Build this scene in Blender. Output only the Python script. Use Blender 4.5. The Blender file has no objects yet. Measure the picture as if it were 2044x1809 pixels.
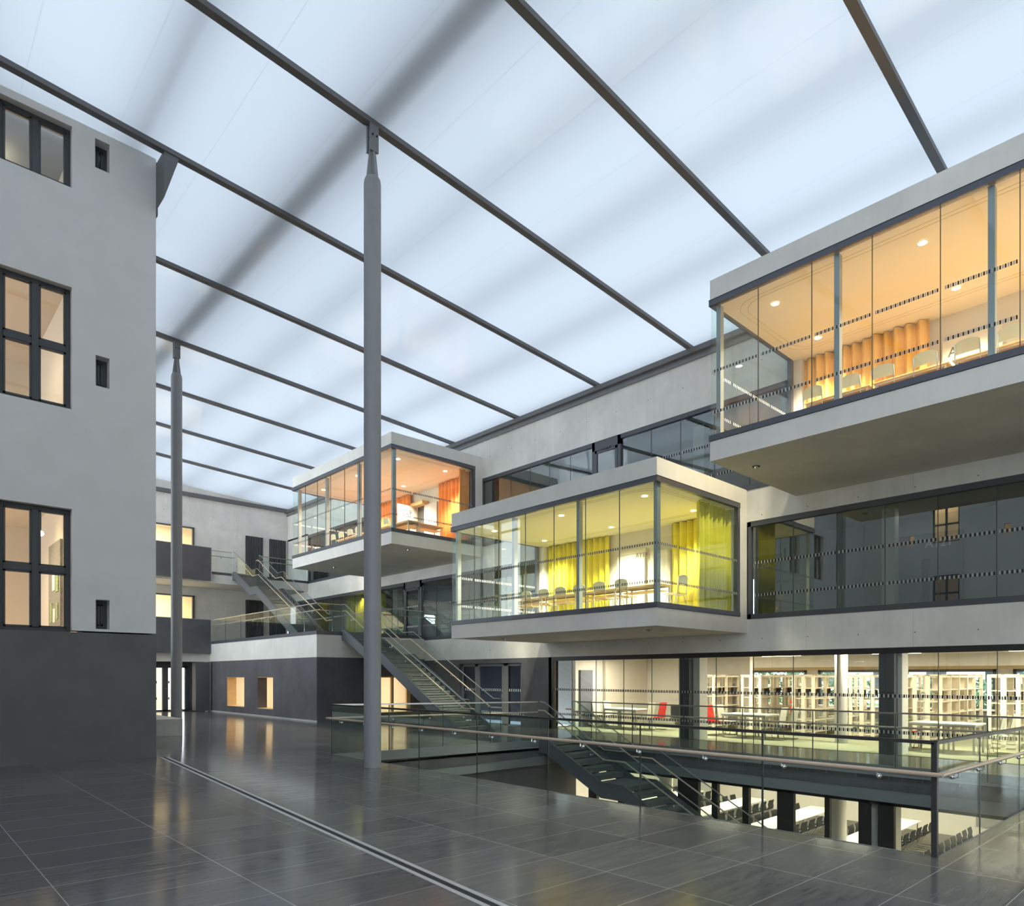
import bpy, bmesh, math, random
from mathutils import Vector, Matrix
random.seed(7)
C = bpy.context.scene.collection
S = bpy.context.scene
PI = math.pi

# ------------------------------------------------------------------ camera
cam_d = bpy.data.cameras.new('camera')
cam = bpy.data.objects.new('camera', cam_d); C.objects.link(cam)
cam.location = (0, 0, 1.62)
cam.rotation_euler = (PI/2, 0, math.radians(46.93 - 90))
cam_d.sensor_width = 36; cam_d.lens = 1363/2044*36
cam_d.shift_y = (1350 - 904.5)/2044
cam_d.clip_end = 300
S.camera = cam

# ------------------------------------------------------------------ world, exposure
W = bpy.data.worlds.new('sky'); S.world = W; W.use_nodes = True
bg = W.node_tree.nodes['Background']
bg.inputs[0].default_value = (0.86, 0.925, 1.0, 1); bg.inputs[1].default_value = 6.5
S.view_settings.view_transform = 'Standard'; S.view_settings.look = 'None'
S.view_settings.exposure = 0.28; S.view_settings.gamma = 1
S.view_settings.use_curve_mapping = False
cy = S.cycles
cy.max_bounces = 9; cy.diffuse_bounces = 5; cy.glossy_bounces = 3; cy.transmission_bounces = 4
cy.transparent_max_bounces = 40
cy.caustics_reflective = False; cy.caustics_refractive = False
cy.sample_clamp_indirect = 3.0

# ------------------------------------------------------------------ materials
M = {}
def nt_of(name):
    m = bpy.data.materials.new(name); m.use_nodes = True
    M[name] = m
    return m, m.node_tree.nodes, m.node_tree.links
def plain(name, col, rough=0.5, metal=0.0, spec=0.5, var=0.0, scale=6.0, stretch=None):
    m, n, l = nt_of(name); b = n['Principled BSDF']
    b.inputs['Base Color'].default_value = (*col, 1); b.inputs['Roughness'].default_value = rough
    b.inputs['Metallic'].default_value = metal; b.inputs['Specular IOR Level'].default_value = spec
    if var:
        g = n.new('ShaderNodeNewGeometry'); t = n.new('ShaderNodeTexNoise'); t.inputs['Scale'].default_value = scale
        t.inputs['Detail'].default_value = 5
        src = g.outputs['Position']
        if stretch:
            mp = n.new('ShaderNodeMapping'); mp.inputs['Scale'].default_value = stretch
            l.new(src, mp.inputs[0]); src = mp.outputs[0]
        l.new(src, t.inputs['Vector'])
        r = n.new('ShaderNodeValToRGB')
        r.color_ramp.elements[0].position = .3; r.color_ramp.elements[1].position = .7
        r.color_ramp.elements[0].color = (*[max(0, c*(1-var)) for c in col], 1)
        r.color_ramp.elements[1].color = (*[min(1, c*(1+var)) for c in col], 1)
        l.new(t.outputs['Fac'], r.inputs[0]); l.new(r.outputs[0], b.inputs['Base Color'])
    return m
def math_node(n, l, op, a, b=None):
    x = n.new('ShaderNodeMath'); x.operation = op
    for i, v in enumerate((a, b)):
        if v is None: continue
        if isinstance(v, (int, float)): x.inputs[i].default_value = v
        else: l.new(v, x.inputs[i])
    return x.outputs[0]
def concrete(name, col, holes=True, var=.13, rough=.75):
    """fair-faced concrete: cloudy tone, vertical formwork streaks, panel joints and tie holes"""
    m, n, l = nt_of(name); b = n['Principled BSDF']; b.inputs['Roughness'].default_value = rough
    b.inputs['Specular IOR Level'].default_value = .3
    g = n.new('ShaderNodeNewGeometry')
    t1 = n.new('ShaderNodeTexNoise'); t1.inputs['Scale'].default_value = .9; t1.inputs['Detail'].default_value = 8
    t1.inputs['Roughness'].default_value = .6
    l.new(g.outputs['Position'], t1.inputs['Vector'])
    mp = n.new('ShaderNodeMapping'); mp.inputs['Scale'].default_value = (7, 7, .5); l.new(g.outputs['Position'], mp.inputs[0])
    t2 = n.new('ShaderNodeTexNoise'); t2.inputs['Scale'].default_value = 1.2; t2.inputs['Detail'].default_value = 4
    l.new(mp.outputs[0], t2.inputs['Vector'])
    s = math_node(n, l, 'ADD', math_node(n, l, 'MULTIPLY', t1.outputs['Fac'], .82), math_node(n, l, 'MULTIPLY', t2.outputs['Fac'], .18))
    r = n.new('ShaderNodeValToRGB'); e = r.color_ramp.elements
    e[0].position = .32; e[1].position = .68
    e[0].color = (*[c*(1-var) for c in col], 1); e[1].color = (*[min(1, c*(1+var)) for c in col], 1)
    l.new(s, r.inputs[0]); out = r.outputs[0]
    if holes:
        sp = n.new('ShaderNodeSeparateXYZ'); l.new(g.outputs['Position'], sp.inputs[0])
        h = math_node(n, l, 'ADD', sp.outputs[0], sp.outputs[1])
        def cell(v, pitch, off):
            f = math_node(n, l, 'FRACT', math_node(n, l, 'DIVIDE', math_node(n, l, 'ADD', v, off), pitch))
            return math_node(n, l, 'MULTIPLY', math_node(n, l, 'ABSOLUTE', math_node(n, l, 'SUBTRACT', f, .5)), pitch)
        du = cell(h, 1.27, .2); dz = cell(sp.outputs[2], .86, .35)
        d = math_node(n, l, 'SQRT', math_node(n, l, 'ADD', math_node(n, l, 'POWER', du, 2), math_node(n, l, 'POWER', dz, 2)))
        hole = math_node(n, l, 'LESS_THAN', d, .017)
        joint = math_node(n, l, 'LESS_THAN', cell(h, 2.54, .8), .005)
        k = math_node(n, l, 'MAXIMUM', hole, math_node(n, l, 'MULTIPLY', joint, .35))
        mx = n.new('ShaderNodeMix'); mx.data_type = 'RGBA'
        mx.inputs[7].default_value = (*[c*.35 for c in col], 1)
        l.new(k, mx.inputs[0]); l.new(out, mx.inputs[6]); out = mx.outputs[2]
    l.new(out, b.inputs['Base Color'])
    return m
def glass(name, tint, f0=.045, rough=0.0, refl=(1, 1, 1)):
    """thin pane: tinted straight-through light plus a mirror layer that grows at grazing angles"""
    m, n, l = nt_of(name); n.remove(n['Principled BSDF'])
    tr = n.new('ShaderNodeBsdfTransparent'); tr.inputs[0].default_value = (*tint, 1)
    gl = n.new('ShaderNodeBsdfGlossy'); gl.inputs['Roughness'].default_value = rough; gl.inputs[0].default_value = (*refl, 1)
    lw = n.new('ShaderNodeLayerWeight'); lw.inputs[0].default_value = .5
    p = math_node(n, l, 'POWER', lw.outputs['Facing'], 5)
    f = math_node(n, l, 'ADD', math_node(n, l, 'MULTIPLY', p, .35), f0)
    mx = n.new('ShaderNodeMixShader'); l.new(f, mx.inputs[0]); l.new(tr.outputs[0], mx.inputs[1]); l.new(gl.outputs[0], mx.inputs[2])
    l.new(mx.outputs[0], n['Material Output'].inputs[0])
    return m
def lamp_mat(name, col, power):
    m, n, l = nt_of(name); b = n['Principled BSDF']
    b.inputs['Base Color'].default_value = (*col, 1)
    b.inputs['Emission Color'].default_value = (*col, 1); b.inputs['Emission Strength'].default_value = power
    return m

concrete('concrete', (.72, .69, .64))
concrete('concrete_smooth', (.72, .69, .64), holes=False, var=.09)
concrete('concrete_dark', (.105, .102, .112), holes=True, var=.25, rough=.6)
concrete('concrete_bench', (.45, .44, .42), holes=False, var=.2)
plain('plaster', (.70, .685, .66), .9, var=.03, scale=2)
plain('plaster_dark', (.125, .122, .122), .85, var=.08, scale=2)
plain('plaster_white', (.66, .62, .54), .85)
plain('plaster_room', (.70, .63, .52), .85)
plain('paint_grey', (.19, .195, .205), .45, var=.03, scale=3)
plain('column_paint', (.27, .275, .285), .5, var=.04, scale=3)
plain('beam_paint', (.125, .125, .13), .5)
plain('frame_dark', (.085, .088, .10), .42, metal=.2)
plain('frame_wood_dark', (.05, .052, .055), .4)
plain('strip_dark', (.10, .105, .125), .4, metal=.3)
plain('black_steel', (.018, .017, .016), .45)
plain('mullion', (.30, .33, .34), .4, metal=.3)
plain('mullion_warm', (.42, .40, .36), .5)
plain('stair_steel', (.115, .122, .135), .45, metal=.15)
plain('stair_tread', (.20, .205, .20), .55, var=.08, scale=5)
plain('soffit_paint', (.20, .21, .215), .7)
plain('steel_strip', (.52, .53, .55), .35, metal=.3)
plain('gap_black', (.012, .012, .013), .7)
plain('chrome', (.75, .75, .76), .12, metal=1)
plain('steel_rail', (.42, .41, .40), .28, metal=.85)
plain('steel_rail_dark', (.038, .035, .036), .45)
plain('handrail_wood', (.55, .42, .32), .35, var=.06, scale=4)
plain('louvre_dark', (.055, .056, .06), .55)
plain('panel_dark', (.10, .10, .11), .5, var=.12, scale=2)
plain('panel_edge', (.30, .30, .31), .5)
plain('curtain_yellow', (.74, .65, .08), .9, var=.05, scale=3)
plain('curtain_orange', (.86, .36, .10), .9, var=.05, scale=3)
plain('curtain_apricot', (.90, .58, .18), .9, var=.05, scale=3)
plain('ceiling_bounce_yellow', (.95, .93, .74), .9)  # white ceilings; the rooms' warm bounced light is put into these colours
plain('ceiling_bounce_orange', (.92, .83, .73), .9)
plain('ceiling_bounce_apricot', (.92, .85, .69), .9)
plain('floor_yellow', (.82, .78, .52), .6)
plain('floor_orange', (.80, .60, .40), .6)
plain('ceiling_groove', (.55, .47, .25), .9)
plain('oak', (.58, .38, .18), .5, var=.12, scale=5, stretch=(1, 6, 6))
plain('oak_frame', (.66, .46, .24), .5, var=.06, scale=5)
plain('shelf_wood', (.88, .81, .66), .5, var=.04, scale=4)
plain('white_paint', (.74, .71, .66), .5)
plain('white_top', (.86, .85, .82), .35)
plain('chair_cream', (.74, .66, .42), .45)
plain('chair_white', (.82, .78, .68), .5)
plain('chair_red', (.60, .035, .03), .5)
plain('chair_black', (.022, .023, .026), .5)
plain('chair_blue', (.10, .15, .18), .55)
plain('tube_grey', (.55, .54, .48), .35, metal=.6)
plain('door_blue', (.16, .175, .22), .5)
plain('door_white', (.72, .68, .60), .5)
plain('carpet_green', (.50, .48, .34), .95, var=.08, scale=30)
plain('floor_grey', (.16, .155, .15), .5)
plain('corridor_wall', (.30, .31, .31), .85)
plain('mark_black', (.012, .012, .012), .6)
plain('mark_grey', (.42, .42, .42), .6)
plain('mark_white', (.75, .75, .72), .6)
plain('letter_grey', (.10, .095, .09), .6)
plain('letter_light', (.55, .55, .55), .6)
plain('poster_green', (.30, .38, .16), .8, var=.6, scale=25)
plain('poster_grey', (.25, .23, .19), .7, var=.25, scale=18)
plain('leaf', (.055, .13, .06), .8, var=.7, scale=9)
plain('leaf_blue', (.05, .11, .10), .8, var=.6, scale=9)
plain('bark', (.09, .06, .04), .9)
plain('facade_white', (.7, .7, .7), .8)
plain('grass', (.10, .17, .05), .95, var=.3, scale=4)
plain('screen_dark', (.05, .05, .052), .4)
plain('floor_threshold', (.02, .02, .02), .5)
glass('glass_clear', (.965, .985, .975), .035)
glass('glass_box', (.95, .985, .975), .03)
glass('glass_band', (.74, .80, .79), .16)
glass('glass_library', (.93, .95, .93), .04)
glass('glass_rail', (.93, .968, .955), .016)
glass('glass_old', (.95, .95, .94), .03)
glass('glass_black', (.25, .27, .30), .06)
plain('glass_edge', (.05, .062, .056), .3)
lamp_mat('lamp_warm', (1, .78, .42), 30)
lamp_mat('lamp_white', (1, .93, .75), 22)
lamp_mat('lamp_dim', (1, .95, .85), 6)
lamp_mat('sign_green', (.75, 1, .9), 5)

# translucent roof membrane: light from the sky and the shadow of the girders above it come through
m, n, l = nt_of('roof_membrane'); n.remove(n['Principled BSDF'])
g = n.new('ShaderNodeNewGeometry'); sp = n.new('ShaderNodeSeparateXYZ'); l.new(g.outputs['Position'], sp.inputs[0])
fr = math_node(n, l, 'FRACT', math_node(n, l, 'DIVIDE', math_node(n, l, 'ADD', sp.outputs[0], .27), 1.51))
jt = math_node(n, l, 'LESS_THAN', math_node(n, l, 'ABSOLUTE', math_node(n, l, 'SUBTRACT', fr, .5)), .006)
cm = n.new('ShaderNodeMix'); cm.data_type = 'RGBA'
cm.inputs[6].default_value = (.138, .153, .168, 1); cm.inputs[7].default_value = (.121, .135, .149, 1); l.new(jt, cm.inputs[0])
tl = n.new('ShaderNodeBsdfTranslucent'); l.new(cm.outputs[2], tl.inputs[0])
df = n.new('ShaderNodeBsdfDiffuse'); df.inputs[0].default_value = (.75, .77, .80, 1)
gs = n.new('ShaderNodeBsdfGlossy'); gs.inputs['Roughness'].default_value = .06
a1 = n.new('ShaderNodeMixShader'); a1.inputs[0].default_value = .22
l.new(tl.outputs[0], a1.inputs[1]); l.new(df.outputs[0], a1.inputs[2])
lw = n.new('ShaderNodeLayerWeight'); lw.inputs[0].default_value = .5
ff = math_node(n, l, 'ADD', math_node(n, l, 'MULTIPLY', math_node(n, l, 'POWER', lw.outputs['Facing'], 5), .35), .03)
a2 = n.new('ShaderNodeMixShader'); l.new(ff, a2.inputs[0]); l.new(a1.outputs[0], a2.inputs[1]); l.new(gs.outputs[0], a2.inputs[2])
l.new(a2.outputs[0], n['Material Output'].inputs[0])

# stone floor: 1.205 x 0.64 m slabs with pale joints, brushed streaks along the slab
m, n, l = nt_of('floor_tiles'); b = n['Principled BSDF']
g = n.new('ShaderNodeNewGeometry'); sp = n.new('ShaderNodeSeparateXYZ'); l.new(g.outputs['Position'], sp.inputs[0])
def line(v, pitch, off, w):
    f = math_node(n, l, 'FRACT', math_node(n, l, 'ADD', math_node(n, l, 'DIVIDE', math_node(n, l, 'SUBTRACT', v, off), pitch), .5))
    return math_node(n, l, 'LESS_THAN', math_node(n, l, 'MULTIPLY', math_node(n, l, 'ABSOLUTE', math_node(n, l, 'SUBTRACT', f, .5)), pitch), w)
jt = math_node(n, l, 'MAXIMUM', line(sp.outputs[0], 1.205, 1.015, .0035), line(sp.outputs[1], .6385, 8.87, .003))
ix = math_node(n, l, 'FLOOR', math_node(n, l, 'DIVIDE', math_node(n, l, 'SUBTRACT', sp.outputs[0], 1.015), 1.205))
iy = math_node(n, l, 'FLOOR', math_node(n, l, 'DIVIDE', math_node(n, l, 'SUBTRACT', sp.outputs[1], 8.87), .6385))
cb = n.new('ShaderNodeCombineXYZ'); l.new(ix, cb.inputs[0]); l.new(iy, cb.inputs[1])
wn = n.new('ShaderNodeTexWhiteNoise'); l.new(cb.outputs[0], wn.inputs[0])
mp = n.new('ShaderNodeMapping'); mp.inputs['Scale'].default_value = (.9, 7, 1); l.new(g.outputs['Position'], mp.inputs[0])
tn = n.new('ShaderNodeTexNoise'); tn.inputs['Scale'].default_value = 2.2; tn.inputs['Detail'].default_value = 8; tn.inputs['Roughness'].default_value = .65
l.new(mp.outputs[0], tn.inputs['Vector'])
v = math_node(n, l, 'ADD', math_node(n, l, 'MULTIPLY', tn.outputs['Fac'], .75), math_node(n, l, 'MULTIPLY', wn.outputs['Value'], .25))
rp = n.new('ShaderNodeValToRGB'); e = rp.color_ramp.elements
e[0].position = .25; e[1].position = .75; e[0].color = (.075, .074, .078, 1); e[1].color = (.15, .148, .148, 1)
l.new(v, rp.inputs[0])
mx = n.new('ShaderNodeMix'); mx.data_type = 'RGBA'; mx.inputs[7].default_value = (.36, .36, .35, 1)
l.new(jt, mx.inputs[0]); l.new(rp.outputs[0], mx.inputs[6]); l.new(mx.outputs[2], b.inputs['Base Color'])
ro = math_node(n, l, 'ADD', math_node(n, l, 'MULTIPLY', tn.outputs['Fac'], .26), .0)
l.new(ro, b.inputs['Roughness']); b.inputs['Specular IOR Level'].default_value = .28

# ------------------------------------------------------------------ mesh helpers
def fz(x): return -.016*x            # the hall floor falls gently towards the new building
def wloc(o):
    v = Vector((0, 0, 0))
    while o: v += o.location; o = o.parent
    return v
class MB:
    def __init__(s): s.v = []; s.f = []
    def add(s, vs, fs):
        k = len(s.v); s.v += [tuple(v) for v in vs]; s.f += [tuple(i+k for i in f) for f in fs]; return s
    def box(s, x0, y0, z0, x1, y1, z1):
        x0, x1 = min(x0, x1), max(x0, x1); y0, y1 = min(y0, y1), max(y0, y1); z0, z1 = min(z0, z1), max(z0, z1)
        return s.add([(x0,y0,z0),(x1,y0,z0),(x1,y1,z0),(x0,y1,z0),(x0,y0,z1),(x1,y0,z1),(x1,y1,z1),(x0,y1,z1)],
              [(3,2,1,0),(4,5,6,7),(0,1,5,4),(1,2,6,5),(2,3,7,6),(3,0,4,7)])
    def slope(s, x0, y0, x1, y1, top, th):
        """slab whose top follows top(x)"""
        return s.add([(x0,y0,top(x0)-th),(x1,y0,top(x1)-th),(x1,y1,top(x1)-th),(x0,y1,top(x0)-th),(x0,y0,top(x0)),(x1,y0,top(x1)),(x1,y1,top(x1)),(x0,y1,top(x0))],
              [(3,2,1,0),(4,5,6,7),(0,1,5,4),(1,2,6,5),(2,3,7,6),(3,0,4,7)])
    def bar(s, p, q, w, h, up=(0, 0, 1)):
        p, q = Vector(p), Vector(q); d = (q-p).normalized(); u = Vector(up)
        if abs(d.dot(u)) > .999: u = Vector((1, 0, 0))
        a = d.cross(u).normalized(); c = a.cross(d).normalized(); a *= w/2; c *= h/2
        return s.add([p-a-c, p+a-c, p+a+c, p-a+c, q-a-c, q+a-c, q+a+c, q-a+c],
              [(0,1,2,3),(7,6,5,4),(0,4,5,1),(1,5,6,2),(2,6,7,3),(3,7,4,0)])
    def tube(s, pts, r, n=8):
        pts = [Vector(p) for p in pts]; rings = []; N = len(pts)
        rr = r if isinstance(r, (list, tuple)) else [r]*N
        for i, p in enumerate(pts):
            d = ((pts[i]-pts[i-1]).normalized() if i else Vector((0,0,0))) + ((pts[i+1]-pts[i]).normalized() if i < N-1 else Vector((0,0,0)))
            d = d.normalized(); u = Vector((0,0,1)) if abs(d.z) < .9 else Vector((0,1,0))
            a = d.cross(u).normalized(); c = a.cross(d).normalized()
            rings.append([p + (a*math.cos(2*PI*k/n) + c*math.sin(2*PI*k/n))*rr[i] for k in range(n)])
        vs = [v for R in rings for v in R]; fs = []
        for i in range(N-1):
            for k in range(n): fs.append((i*n+k, i*n+(k+1)%n, (i+1)*n+(k+1)%n, (i+1)*n+k))
        fs.append(tuple(range(n-1, -1, -1))); fs.append(tuple((N-1)*n+k for k in range(n)))
        return s.add(vs, fs)
    def lathe(s, cx, cy, prof, n=32, caps=True):
        vs = []; fs = []; N = len(prof)
        for r, z in prof:
            for k in range(n): vs.append((cx+r*math.cos(2*PI*k/n), cy+r*math.sin(2*PI*k/n), z))
        for i in range(N-1):
            for k in range(n): fs.append((i*n+k, i*n+(k+1)%n, (i+1)*n+(k+1)%n, (i+1)*n+k))
        if caps: fs.append(tuple(range(n-1, -1, -1))); fs.append(tuple((N-1)*n+k for k in range(n)))
        return s.add(vs, fs)
    def prism(s, poly, axis, a, b):
        """polygon in the two remaining axes, extruded from a to b along axis 0/1/2"""
        def P(p, t):
            q = list(p); q.insert(axis, t); return tuple(q)
        n = len(poly); vs = [P(p, a) for p in poly]+[P(p, b) for p in poly]
        fs = [tuple(range(n-1, -1, -1)), tuple(range(n, 2*n))]+[(i, (i+1) % n, n+(i+1) % n, n+i) for i in range(n)]
        return s.add(vs, fs)
    def ball(s, c, r, n=10, m=6, sc=(1, 1, 1)):
        vs = []; fs = []
        for i in range(m+1):
            t = PI*i/m
            for k in range(n):
                vs.append((c[0]+sc[0]*r*math.sin(t)*math.cos(2*PI*k/n), c[1]+sc[1]*r*math.sin(t)*math.sin(2*PI*k/n), c[2]+sc[2]*r*math.cos(t)))
        for i in range(m):
            for k in range(n): fs.append((i*n+k, (i+1)*n+k, (i+1)*n+(k+1) % n, i*n+(k+1) % n))
        return s.add(vs, fs)
    def build(s, name, mat, parent=None, smooth=False, bevel=0, label=None, mats=None, local=False):
        off = Vector((0, 0, 0)) if (parent is None or local) else wloc(parent)
        me = bpy.data.meshes.new(name)
        me.from_pydata([tuple(Vector(v)-off) for v in s.v], [], s.f); me.update()
        bm = bmesh.new(); bm.from_mesh(me); bmesh.ops.recalc_face_normals(bm, faces=bm.faces); bm.to_mesh(me); bm.free()
        me.materials.append(M[mat])
        if smooth:
            for p in me.polygons: p.use_smooth = True
            me.set_sharp_from_angle(angle=math.radians(40))
        o = bpy.data.objects.new(name, me); C.objects.link(o)
        if parent is not None: o.parent = parent
        if bevel:
            b = o.modifiers.new('bevel', 'BEVEL'); b.width = bevel; b.segments = 2; b.limit_method = 'ANGLE'
        if label: o['label'] = label
        return o
def box(*a): return MB().box(*a)
def thing(name, label, cat, loc=(0, 0, 0), rotz=0, group=None):
    o = bpy.data.objects.new(name, None); C.objects.link(o); o.empty_display_size = .2
    o.location = loc; o.rotation_euler = (0, 0, rotz)
    return tag(o, label, cat, group)
def tag(o, label, cat, group=None):
    o['label'] = label; o['category'] = cat
    if group: o['group'] = group
    return o
def struct(o): o['kind'] = 'structure'; return o
def sub(name, parent, loc):
    o = bpy.data.objects.new(name, None); C.objects.link(o); o.parent = parent; o.location = Vector(loc)-wloc(parent); return o
def dup(root, loc, rotz=0, label=None, group=None):
    r = root.copy(); C.objects.link(r); r.location = loc; r.rotation_euler = (0, 0, rotz)
    if label: r['label'] = label
    if group: r['group'] = group
    for ch in list(root.children):
        c = ch.copy(); C.objects.link(c); c.parent = r
        for gch in ch.children:
            d = gch.copy(); C.objects.link(d); d.parent = c
    return r
def spot(loc, energy, col=(1, .8, .5), size=150, blend=.6, r=.06, rot=(0, 0, 0)):
    d = bpy.data.lights.new('spot_light', 'SPOT'); d.energy = energy; d.color = col; d.spot_size = math.radians(size); d.spot_blend = blend
    d.shadow_soft_size = r
    o = bpy.data.objects.new('spot_light', d); C.objects.link(o); o.location = loc; o.rotation_euler = rot; o.visible_glossy = False; return o
def area(loc, energy, sx, sy, col=(1, .85, .6), rot=(0, 0, 0)):
    d = bpy.data.lights.new('area_light', 'AREA'); d.energy = energy; d.color = col; d.shape = 'RECTANGLE'; d.size = sx; d.size_y = sy
    o = bpy.data.objects.new('area_light', d); C.objects.link(o); o.location = loc; o.rotation_euler = rot; o.visible_glossy = False; return o
def text(body, size, mat, loc, rot, parent=None, name='lettering'):
    cu = bpy.data.curves.new(name, 'FONT'); cu.body = body; cu.size = size; cu.extrude = .002
    t = bpy.data.objects.new(name, cu); C.objects.link(t)
    dg = bpy.context.evaluated_depsgraph_get(); me = bpy.data.meshes.new_from_object(t.evaluated_get(dg))
    bpy.data.objects.remove(t); bpy.data.curves.remove(cu)
    o = bpy.data.objects.new(name, me); C.objects.link(o); me.materials.clear(); me.materials.append(M[mat])
    mt = Matrix.Translation(Vector(loc)) @ rot
    me.transform(mt)
    if parent is not None:
        o.parent = parent; me.transform(Matrix.Translation(-wloc(parent)))
    return o
# text standing on a wall that faces -X (reads left to right towards -Y) and one that faces -Y
ROT_MX = Matrix.Rotation(-PI/2, 4, 'Z') @ Matrix.Rotation(PI/2, 4, 'X')
ROT_MY = Matrix.Rotation(PI/2, 4, 'X')
def dashes(axis, plane, a, b, z, parent, pitch=.075, dark='mark_black', light='mark_grey', h=.065, name='marking_strip', off=-.004, zf=None):
    """row of small upright dashes stuck on a pane lying in plane X=plane (axis 0) or Y=plane (axis 1)"""
    A, B = MB(), MB(); n = int((b-a)/pitch)
    for i in range(n):
        for mb, o in ((A, 0), (B, pitch/2)):
            t = a+.02+i*pitch+o; w = pitch*.34
            p0 = plane+off; p1 = p0-.002
            if axis == 0: mb.box(p0, t, z, p1, t+w, z+h)
            else:
                zz = z if zf is None else z
                mb.box(t, p0, zz, t+w, p1, zz+h)
    A.build(name, dark, parent)
    if light: B.build(name, light, parent)
# ================================================================== THE SETTING
XW = 18.0            # main facade of the new building
# ---- hall floor with the stair void (X 7.45..15.45, Y 2.0..13.85)
FX0, FX1, FY0, FY1 = -7.0, 18.12, -13.0, 38.8
VX0, VX1, VY0, VY1 = 7.45, 15.45, 2.0, 13.85
fl = MB()
fl.slope(FX0, FY0, VX0, FY1, fz, .30)
fl.slope(VX0, VY1, FX1, FY1, fz, .30)
fl.slope(VX0, FY0, FX1, VY0, fz, .30)
fl.slope(VX1, VY0, FX1, VY1, fz, .30)
struct(fl.build('floor', 'floor_tiles'))
# void edge: steel cap, ledge, concrete downstand, painted band
e = MB()
e.add([(VX0, VY1-.02, fz(VX0)-.16), (VX1, VY1-.02, fz(VX1)-.16), (VX1, VY1-.02, fz(VX1)+.005), (VX0, VY1-.02, fz(VX0)+.005),
       (VX0, VY1, fz(VX0)-.16), (VX1, VY1, fz(VX1)-.16), (VX1, VY1, fz(VX1)+.005), (VX0, VY1, fz(VX0)+.005)],
      [(0,1,2,3),(7,6,5,4),(0,4,5,1),(1,5,6,2),(2,6,7,3),(3,7,4,0)])
e.box(VX1-.02, VY0, fz(VX1)-.16, VX1, VY1, fz(VX1)+.005)
e.box(VX0, VY0, fz(VX0)-.16, VX0+.02, VY1, fz(VX0)+.004)
e.bar((VX0, VY0, fz(VX0)-.08), (VX1, VY0, fz(VX1)-.08), .02, .16)
struct(e.build('trim_1', 'paint_grey'))
e = MB().bar((VX0, VY1-.03, fz(VX0)-.19), (VX1, VY1-.03, fz(VX1)-.19), .06, .05)
e.box(VX1-.06, VY0, fz(VX1)-.215, VX1, VY1, fz(VX1)-.165)
struct(e.build('trim_2', 'soffit_paint'))
struct(box(VX0, VY1, -.70, VX1+.3, VY1+.3, fz(VX0)-.29).box(VX1, VY0-2, -.76, VX1+.3, VY1+.3, fz(VX1)-.29).box(VX0-.3, VY0-2, -.76, VX0, VY1+.3, -.42).build('wall_void_upper', 'concrete_dark'))
struct(box(VX0, VY1+.02, -.95, VX1+.3, VY1+.3, -.70).box(VX1+.02, VY0-2, -1.02, VX1+.3, VY1+.3, -.76).build('wall_void_band', 'soffit_paint'))
struct(box(VX0, VY1+.12, -3.94, VX1+.3, VY1+.3, -.95).box(VX0-.3, VY0-2, -3.94, VX0, VY1+.3, -.76).box(VX0, VY0-2.2, -3.94, VX1+.3, VY0-2, -.5).build('wall_void_lower', 'plaster_dark'))
struct(box(VX0-.3, -6, -4.1, 30, 19, -3.94).build('floor_basement', 'floor_grey'))
# ---- floor drain slot with two bright edges
d = MB(); k = MB()
P0, P1 = Vector((4.42, 15.36, 0)), Vector((3.10, 1.6, 0)); dv = (P1-P0).normalized(); nv = Vector((-dv.y, dv.x, 0))
for o, mb, w in ((-.055, d, .045), (.055, d, .045), (0, k, .055)):
    a, b_ = P0+nv*o, P1+nv*o
    mb.bar((a.x, a.y, fz(a.x)), (b_.x, b_.y, fz(b_.x)), w, .008 if mb is d else .004)
dr = thing('floor_drain', 'narrow slot drain with two bright steel edges running across the dark floor', 'drain', (P0.x, P0.y, fz(P0.x)))
d.build('steel_edge', 'steel_strip', dr); k.build('slot', 'gap_black', dr)

# ---- roof membrane, wall plates and the girders that throw their shadow on it
def rz(x): return 11.4+.06*(18-x)          # underside of the beams
RT = .125
struct(MB().add([(-7, -13, rz(-7)+RT), (18.0, -13, rz(18)+RT), (18.0, 38.8, rz(18)+RT), (-7, 38.8, rz(-7)+RT)], [(0, 1, 2, 3)]).build('ceiling', 'roof_membrane'))
for i, (gx, h, w) in enumerate([(6.95, .7, .62), (9.55, .2, .2), (12.15, .2, .2), (14.9, .2, .2), (3.9, .26, .26), (1.0, .2, .2), (-2, .4, .3)]):
    zb = rz(gx)+RT+(.26 if i in (0, 4, 6) else .40)
    struct(box(gx-w/2, -13, zb, gx+w/2, 38.8, zb+h).build('girder', 'beam_paint'))
BEAMS = [(0.4, None), (4.05, 'grey steel roof beam nearest the camera, crossing the top right corner'), (7.7, 'grey steel roof beam running down to the large amber room'),
         (11.3, 'grey steel roof beam carried by the tall near column'), (14.9, 'grey steel roof beam along the top of the old grey facade'),
         (18.85, 'grey steel roof beam appearing just right of the old facade corner'), (22.8, 'grey steel roof beam carried by the far slim column'),
         (26.65, 'thin roof beam just beyond the far column'), (30.5, 'thin roof beam second from the back wall'), (34.45, 'thin roof beam closest to the back wall'), (-3.3, None), (-7, None)]
for y, lab in BEAMS:
    mb = MB().bar((-6.9, y, rz(-6.9)+.05), (17.95, y, rz(17.95)+.05), .15, .10)
    o = mb.build('roof_beam', 'beam_paint')
    f = MB().bar((-6.9, y, rz(-6.9)+.112), (17.95, y, rz(17.95)+.112), .07, .024)
    if lab:
        t = thing('roof_beam', lab, 'beam', (6.9, y, rz(6.9)), 0, 'steel roof beams')
        bpy.data.objects.remove(o)
        mb.build('bottom_flange', 'beam_paint', t); f.build('web', 'steel_strip', t)
    else:
        struct(o); struct(f.build('roof_beam_web', 'steel_strip'))
struct(box(17.80, -13, 11.26, 18.0, 38.8, 11.42).box(-7, 38.62, 11.3, 18, 38.8, 11.5).build('trim_3', 'beam_paint'))
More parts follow.
